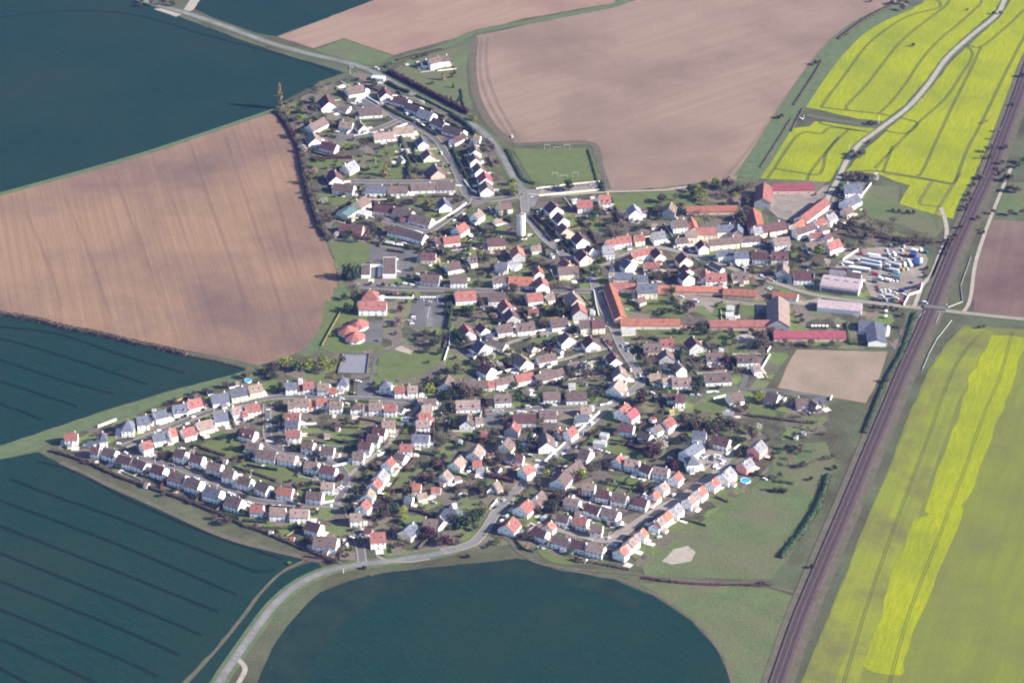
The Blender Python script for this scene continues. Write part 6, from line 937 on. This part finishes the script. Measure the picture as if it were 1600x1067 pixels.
# a paved drive or terrace and a plot hedge by most houses
dr = random.Random(21)
M['patio'] = mat('pale_paving', (0.50, 0.44, 0.38), (0.58, 0.52, 0.45), 0.4, rnd=0.25)
M['plot'] = mat('dug_plot', (0.16, 0.12, 0.10), (0.21, 0.16, 0.13), 0.4, rnd=0.3)
for i, (x, y, rz, hl, hw) in enumerate(list(FOOT)):
    if hl > 12 or hl < 4: continue
    ux, uy = math.cos(rz), math.sin(rz); vx, vy = -uy, ux
    for q in range(3):
        mb = MB(); s_ = dr.choice((-1, 1)); o_ = dr.uniform(-hl, hl*0.6)
        if q == 0: a0, a1, b0, b1 = o_, o_+dr.uniform(3, 7), s_*(hw+0.1), s_*(hw+dr.uniform(3, 7))
        elif q == 1: a0, a1, b0, b1 = s_*(hl+0.2), s_*(hl+dr.uniform(3, 5.5)), -hw*0.8, dr.uniform(0, hw)
        else: a0, a1, b0, b1 = -hl, dr.uniform(-2, hl), s_*(hw+8), s_*(hw+dr.uniform(11, 15))
        c = Vector((x+ux*(a0+a1)/2+vx*(b0+b1)/2, y+uy*(a0+a1)/2+vy*(b0+b1)/2, 0))
        if dr.random() < (0.05, 0.3, 0.5)[q]: continue
        if not off_road(c) or not off_road(Vector((x+ux*a1+vx*b1, y+uy*a1+vy*b1, 0))): continue
        pts = [(x+ux*a+vx*b, y+uy*a+vy*b, 0.24+0.001*(i % 9)+0.02*q) for a, b in ((a0, b0), (a1, b0), (a1, b1), (a0, b1))]
        if (pts[1][0]-pts[0][0])*(pts[2][1]-pts[0][1])-(pts[1][1]-pts[0][1])*(pts[2][0]-pts[0][0]) < 0: pts = pts[::-1]
        mb.face(pts); structure('paved_terrace' if q < 2 else 'garden_bed', mb, 'patio' if q < 2 else 'plot')
hr = random.Random(5); nh = nw = 0
for i, (x, y, rz, hl, hw) in enumerate(list(FOOT)):
    if hl > 13 or hl < 4: continue
    ux, uy = math.cos(rz), math.sin(rz); vx, vy = -uy, ux
    for q in range(2):
        s_ = hr.choice((-1, 1)); d_ = hr.uniform(5, 10)
        if q == 0: A_, B_ = (-hl-4, s_*(hw+d_)), (hl+4, s_*(hw+d_))
        else: A_, B_ = (s_*(hl+hr.uniform(1.5, 4)), -hw-6), (s_*(hl+hr.uniform(1.5, 4)), hw+7)
        pts = [Vector((x+ux*a+vx*b, y+uy*a+vy*b, 0)) for a, b in (A_, ((A_[0]+B_[0])/2, (A_[1]+B_[1])/2), B_)]
        if not all(clear(p, 0.3) for p in pts): continue
        px = [P(p) for p in pts]
        if hr.random() < 0.75 and nh < 200: hedge(px, hr.uniform(1.2, 2.4), hr.uniform(1.8, 3.2), hr.choice('dhhgmd')); nh += 1
        elif nw < 60: wall(px, hr.uniform(0.8, 1.5), 0.22, hr.choice(('wall_g', 'wall_c', 'leaf_o')), 'low pale garden boundary wall'); nw += 1
rr = random.Random(11)
VILL = [[(470, 180), (560, 190), (600, 280), (700, 290), (745, 310), (700, 400), (640, 380), (520, 360), (485, 250)], [(640, 390), (820, 330), (900, 405), (920, 440), (700, 440)], [(840, 330), (1020, 330), (1010, 380), (930, 400)], [(720, 460), (920, 460), (960, 540), (740, 570), (700, 560)],
    [(1000, 540), (1190, 540), (1150, 600), (1010, 600)], [(710, 600), (980, 560), (980, 620), (780, 636), (700, 650)], [(300, 660), (420, 640), (660, 640), (660, 720), (540, 790), (280, 740)], [(600, 740), (760, 680), (840, 700), (760, 820), (560, 860), (560, 790)], [(800, 780), (920, 690), (1090, 730), (960, 860), (820, 850)], [(980, 660), (1080, 640), (1210, 660), (1240, 740), (1150, 700), (1020, 700)]]
def inside(x, y, pg):
    c = False
    for i in range(len(pg)):
        (x1, y1), (x2, y2) = pg[i], pg[i-1]
        if (y1 > y) != (y2 > y) and x < (x2-x1)*(y-y1)/(y2-y1)+x1: c = not c
    return c
n = 0
for pg in VILL:
    x0, x1, y0, y1 = min(p[0] for p in pg), max(p[0] for p in pg), min(p[1] for p in pg), max(p[1] for p in pg); tries = int((x1-x0)*(y1-y0)/170)
    for i in range(tries):
        x, y = rr.uniform(x0, x1), rr.uniform(y0, y1)
        if not inside(x, y, pg) or not clear(G(x, y), 0.6) or n >= 280: continue
        r = rr.uniform(1.3, 2.8); k = rr.choice('ddhhhgdbgym'); c = G(x, y); o = empty('garden_shrub', (c.x, c.y, 0), rr.uniform(0, 6)); q = link('foliage', CR[k, n % 3], o, (0, 0, r*0.75)); q.scale = (r, r, r*0.8)
        o['label'] = 'low round shrub in a back garden between the village houses'; o['category'] = 'shrub'; o['group'] = 'shrubs in the back gardens'; n += 1
# ------------------------------------------------------------------ what each thing is called: its look, then its place
PLACES = [(520, 150, 'at the top left corner of the village'), (590, 140, 'near the top junction of the country road'), (560, 195, 'around the small asphalt square up top'), (640, 175, 'in the top row below the tall maroon hedge'), (655, 95, 'by the lone farmhouse above the village'), (695, 205, 'in the upper terrace beside the country road'), (470, 180, 'by the tall poplar'), (490, 225, 'on the upper left village edge'), (455, 150, 'beside the far left poplar'),
    (620, 240, 'around the green orchard garden'), (670, 240, 'left of the curving estate street'), (745, 255, 'in the terrace with the crimson roof'), (530, 260, 'below the maroon hedge on the left edge'), (560, 300, 'beside the teal-roofed building'), (680, 290, 'below the long brown hedge'), (540, 350, 'left of the school yard'), (625, 345, 'above the flat-roofed school'), (490, 320, 'in the dark tree belt along the ploughed field'),
    (590, 415, 'around the flat-roofed school'), (550, 425, 'beside the big evergreen on the field edge'), (690, 345, 'along the pale diagonal garden wall'), (730, 360, 'left of the water tower'), (810, 345, 'beside the water tower'), (800, 305, 'at the junction by the football pitch'), (870, 260, 'around the football pitch'), (885, 290, 'by the cemetery'), (760, 385, 'below the water tower on its left'), (830, 390, 'below the water tower on its right'),
    (680, 420, 'above the car park street'), (760, 430, 'along the street left of the church square'), (830, 425, 'beside the white house with the red gable roof'), (865, 350, 'along the main street right of the water tower'), (925, 325, 'right of the cemetery'), (895, 375, 'on the right of the upper main street'), (935, 365, 'in the orchards above the church'), (985, 330, 'by the green paddock above the church'), (970, 380, 'in the red terrace above the church'),
    (1040, 320, 'by the paddock left of the upper farm'), (1050, 370, 'at the fork above the church'), (1100, 300, 'in the small wood above the upper farm'), (1110, 325, 'around the upper orange barn'), (1130, 365, 'below the upper orange barn'), (1180, 340, 'left of the upper farm courtyard'), (1230, 300, 'around the upper farm courtyard'), (1250, 350, 'below the upper farm courtyard'), (1335, 305, 'by the slate house at the rapeseed field'), (1210, 380, 'in the lane between farm and truck yard'), (1280, 380, 'above the arched hangar on its left'), (1380, 350, 'in the scrub above the truck yard'),
    (1180, 410, 'along the east road above the long barn'), (1240, 425, 'left of the arched hangar'), (1330, 410, 'in the upper rows of the truck yard'), (1400, 400, 'at the right end of the truck yard'), (1400, 455, 'in the lower rows of the truck yard'), (1310, 455, 'around the arched hangar'), (1320, 490, 'below the arched hangar'), (1360, 520, 'by the blue metal shed'), (1110, 420, 'between the east road and the long barn'), (1060, 430, 'right of the church'), (1000, 420, 'just right of the church spire'), (930, 430, 'at the church square'), (880, 425, 'left of the church square'),
    (1000, 450, 'in the west end of the big farm'), (1060, 470, 'in the yard of the big farm'), (1150, 470, 'in the middle of the big farm'), (1225, 490, 'at the east end of the big farm'), (1270, 520, 'along the magenta barn'), (985, 500, 'at the lower left of the big farm'), (900, 460, 'just left of the shaded main street'), (560, 460, 'left of the car park'), (580, 490, 'around the red-roofed school hall'), (545, 525, 'around the tent-roofed nursery school'), (670, 490, 'in the car park'), (620, 500, 'on the lawn left of the car park'), (660, 530, 'in the park below the car park'),
    (725, 460, 'right of the car park'), (790, 470, 'in the gardens right of the car park'), (850, 465, 'along the street right of the purple tree'), (730, 515, 'below the car park on its right'), (750, 545, 'at the left end of the pale lane'), (800, 510, 'along the pale upper lane'), (870, 500, 'at the right end of the upper lane'), (930, 505, 'beside the main street below the square'), (890, 545, 'between the two pale lanes'), (820, 555, 'above the long white lane wall'), (500, 570, 'in the yellow-green wood by the ball court'), (555, 570, 'around the blue-fenced ball court'), (650, 570, 'by the green recreation field'),
    (710, 590, 'left of the long white lane wall'), (780, 590, 'below the long white lane wall'), (850, 585, 'at the right end of the white lane wall'), (925, 570, 'by the pale tree inside the street bend'), (970, 585, 'along the main street bend'), (1020, 540, 'right of the main street below the farm'), (1080, 550, 'in the dormer houses below the big farm'), (1160, 550, 'by the white wall at the fallow plot'), (1110, 590, 'above the lane to the fallow plot'), (1040, 600, 'right of the main street bend'),
    (120, 680, 'at the far left tip of the estate'), (170, 690, 'at the left end of the estate'), (215, 665, 'on the upper left edge of the estate'), (285, 635, 'along the wheat field on the upper edge'), (370, 605, 'at the upper end of the estate edge'), (440, 590, 'by the field corner above the estate'), (240, 700, 'in the middle row of the left estate'), (310, 670, 'in the inner row of the left estate'), (385, 645, 'at the top of the inner left row'), (190, 715, 'at the left end of the lower row'), (240, 735, 'along the lower left hedge'), (310, 760, 'in the white gabled row along the hedge'), (380, 790, 'along the middle of the lower hedge'), (310, 720, 'in the second row above the hedge'),
    (380, 750, 'in the second row above the lower street'), (400, 700, 'left of the estate crossroads'), (460, 735, 'around the curved estate lawns'), (480, 610, 'at the left of the long estate row'), (560, 610, 'around the estate parking square'), (640, 610, 'at the right of the long estate row'), (460, 650, 'in the column right of the zebra crossing'), (540, 670, 'in the striped long gardens'), (590, 670, 'in the stepped white row'), (640, 660, 'in the vertical red and pink row'), (500, 700, 'below the striped long gardens'), (560, 700, 'at the lower end of the stepped row'),
    (640, 700, 'below the vertical red and pink row'), (520, 760, 'at the small estate roundabout'), (590, 740, 'along the diagonal red-roofed row'), (570, 790, 'at the lower end of the diagonal row'), (430, 800, 'at the right end of the lower row'), (490, 830, 'near the lower estate exit'), (580, 840, 'at the estate entrance by the curve'), (640, 780, 'in the gardens right of the diagonal row'), (700, 640, 'around the white house by the walled court'), (710, 690, 'below the big bare tree'), (700, 740, 'in the stepped pink-roofed row'), (770, 660, 'around the small walled court'), (820, 655, 'along the village lane'), (760, 700, 'behind the middle of the main street'),
    (820, 700, 'along the upper left of the lower main street'), (880, 630, 'above the long white street wall'), (860, 660, 'behind the long white street wall'), (900, 680, 'at the long white street wall'), (780, 750, 'left of the lower main street'), (830, 750, 'on the lower main street'), (650, 830, 'at the lower field road'), (710, 800, 'by the big dark tree near the lower junction'), (750, 840, 'at the lower road junction'), (810, 800, 'around the red roofs by the lower junction'), (870, 750, 'behind the striped-balcony house'), (900, 710, 'around the yellow-green tree'), (960, 640, 'around the long red-roofed house on the bend'), (1020, 640, 'right of the long red-roofed house'),
    (1060, 660, 'by the red house among bare trees'), (950, 690, 'below the white trailers'), (1020, 690, 'beside the dark purple bare tree'), (980, 720, 'in the upper row of the right estate'), (1050, 720, 'at the upper end of the right estate'), (1100, 680, 'around the big white villa'), (1120, 720, 'at the white villa driveway'), (1170, 710, 'by the pink-walled houses'), (1160, 620, 'on the lane below the fallow plot'), (1240, 630, 'at the right end of the lane'), (1150, 660, 'in the bare copse right of the village'), (1230, 680, 'in the allotments right of the village'), (1240, 740, 'in the rough meadow by the railway'),
    (900, 770, 'in the middle of the right estate'), (970, 770, 'in the third row of the right estate'), (1030, 770, 'at the stepped row in the right estate'), (1100, 770, 'at the top of the lowest right row'), (880, 820, 'in the inner rows near the lower meadow'), (930, 850, 'along the lower edge of the right estate'), (1000, 830, 'at the bottom end of the right row'), (1050, 800, 'in the middle of the lowest right row'), (840, 850, 'by the curved hedge at the bottom'), (1080, 840, 'on the meadow edge at lower right'), (1280, 800, 'between meadow and railway'), (1120, 910, 'along the lower meadow boundary'),
    (400, 590, 'above the upper estate edge'), (150, 520, 'between ploughed and wheat field'), (250, 5, 'at the top left road bend'), (1200, 250, 'along the upper right grass strip'), (1300, 90, 'on the field edge at top right'), (1400, 10, 'at the very top right'), (1360, 190, 'at the chalk track turning'), (1340, 240, 'by the bend of the chalk track'), (1550, 200, 'left of the upper railway'), (1580, 260, 'right of the upper railway'), (1520, 330, 'along the railway below the rapeseed'), (1430, 330, 'below the right rapeseed field'), (1470, 480, 'at the level crossing'), (1400, 580, 'along the ditch by the railway'), (1500, 420, 'right of the railway by the brown field'), (1460, 540, 'below the level crossing'), (1510, 140, 'beside the railway at top right'), (540, 900, 'at the curve of the lower road'), (100, 720, 'along the lower left wheat field')]
ORD = ['', 'first', 'second', 'third', 'fourth', 'fifth', 'sixth', 'seventh', 'eighth', 'ninth', 'tenth', 'eleventh', 'twelfth', 'thirteenth', 'fourteenth', 'fifteenth', 'sixteenth', 'seventeenth', 'eighteenth', 'nineteenth', 'twentieth']
BUCKET = {}
def short(t):
    while len(t.split()) > 16 and ' the ' in t: t = t.replace(' the ', ' ', 1)
    return t
for o, noun, cat, group, fixed in THINGS:
    o['category'] = cat
    if fixed: o['label'] = fixed; continue
    x, y = P(o.location); pl = min(PLACES, key=lambda q: (q[0]-x)**2 + ((q[1]-y)*1.3)**2)[2]
    if group: o['group'] = group
    BUCKET.setdefault((noun, pl), []).append((x, y, o))
for (noun, pl), L in BUCKET.items():
    xs, ys = [a[0] for a in L], [a[1] for a in L]
    if len(L) == 1: L[0][2]['label'] = short(noun + ' ' + pl); continue
    hor = (max(xs)-min(xs)) >= (max(ys)-min(ys)); L.sort(key=lambda a: a[0] if hor else a[1])
    for i, (x, y, o) in enumerate(L): o['label'] = short('%s %s, %s from %s' % (noun, pl, ORD[min(i+1, 20)], 'left' if hor else 'top'))
# ------------------------------------------------------------------ the air between
hz = MB(); hz.box(-2600, -900, -1.0, 2600, 6500, H+60); ho = hz.build('haze', []); 
hm = bpy.data.materials.new('haze_air'); hm.use_nodes = True; n_ = hm.node_tree; n_.nodes.clear()
om = n_.nodes.new('ShaderNodeOutputMaterial'); pv = n_.nodes.new('ShaderNodeVolumePrincipled'); n_.links.new(pv.outputs[0], om.inputs['Volume'])
pv.inputs['Color'].default_value = (0.18, 0.25, 0.85, 1); pv.inputs['Density'].default_value = 0.19e-4; pv.inputs['Anisotropy'].default_value = 0.0
ho.data.materials.clear(); ho.data.materials.append(hm); ho["kind"] = "stuff"
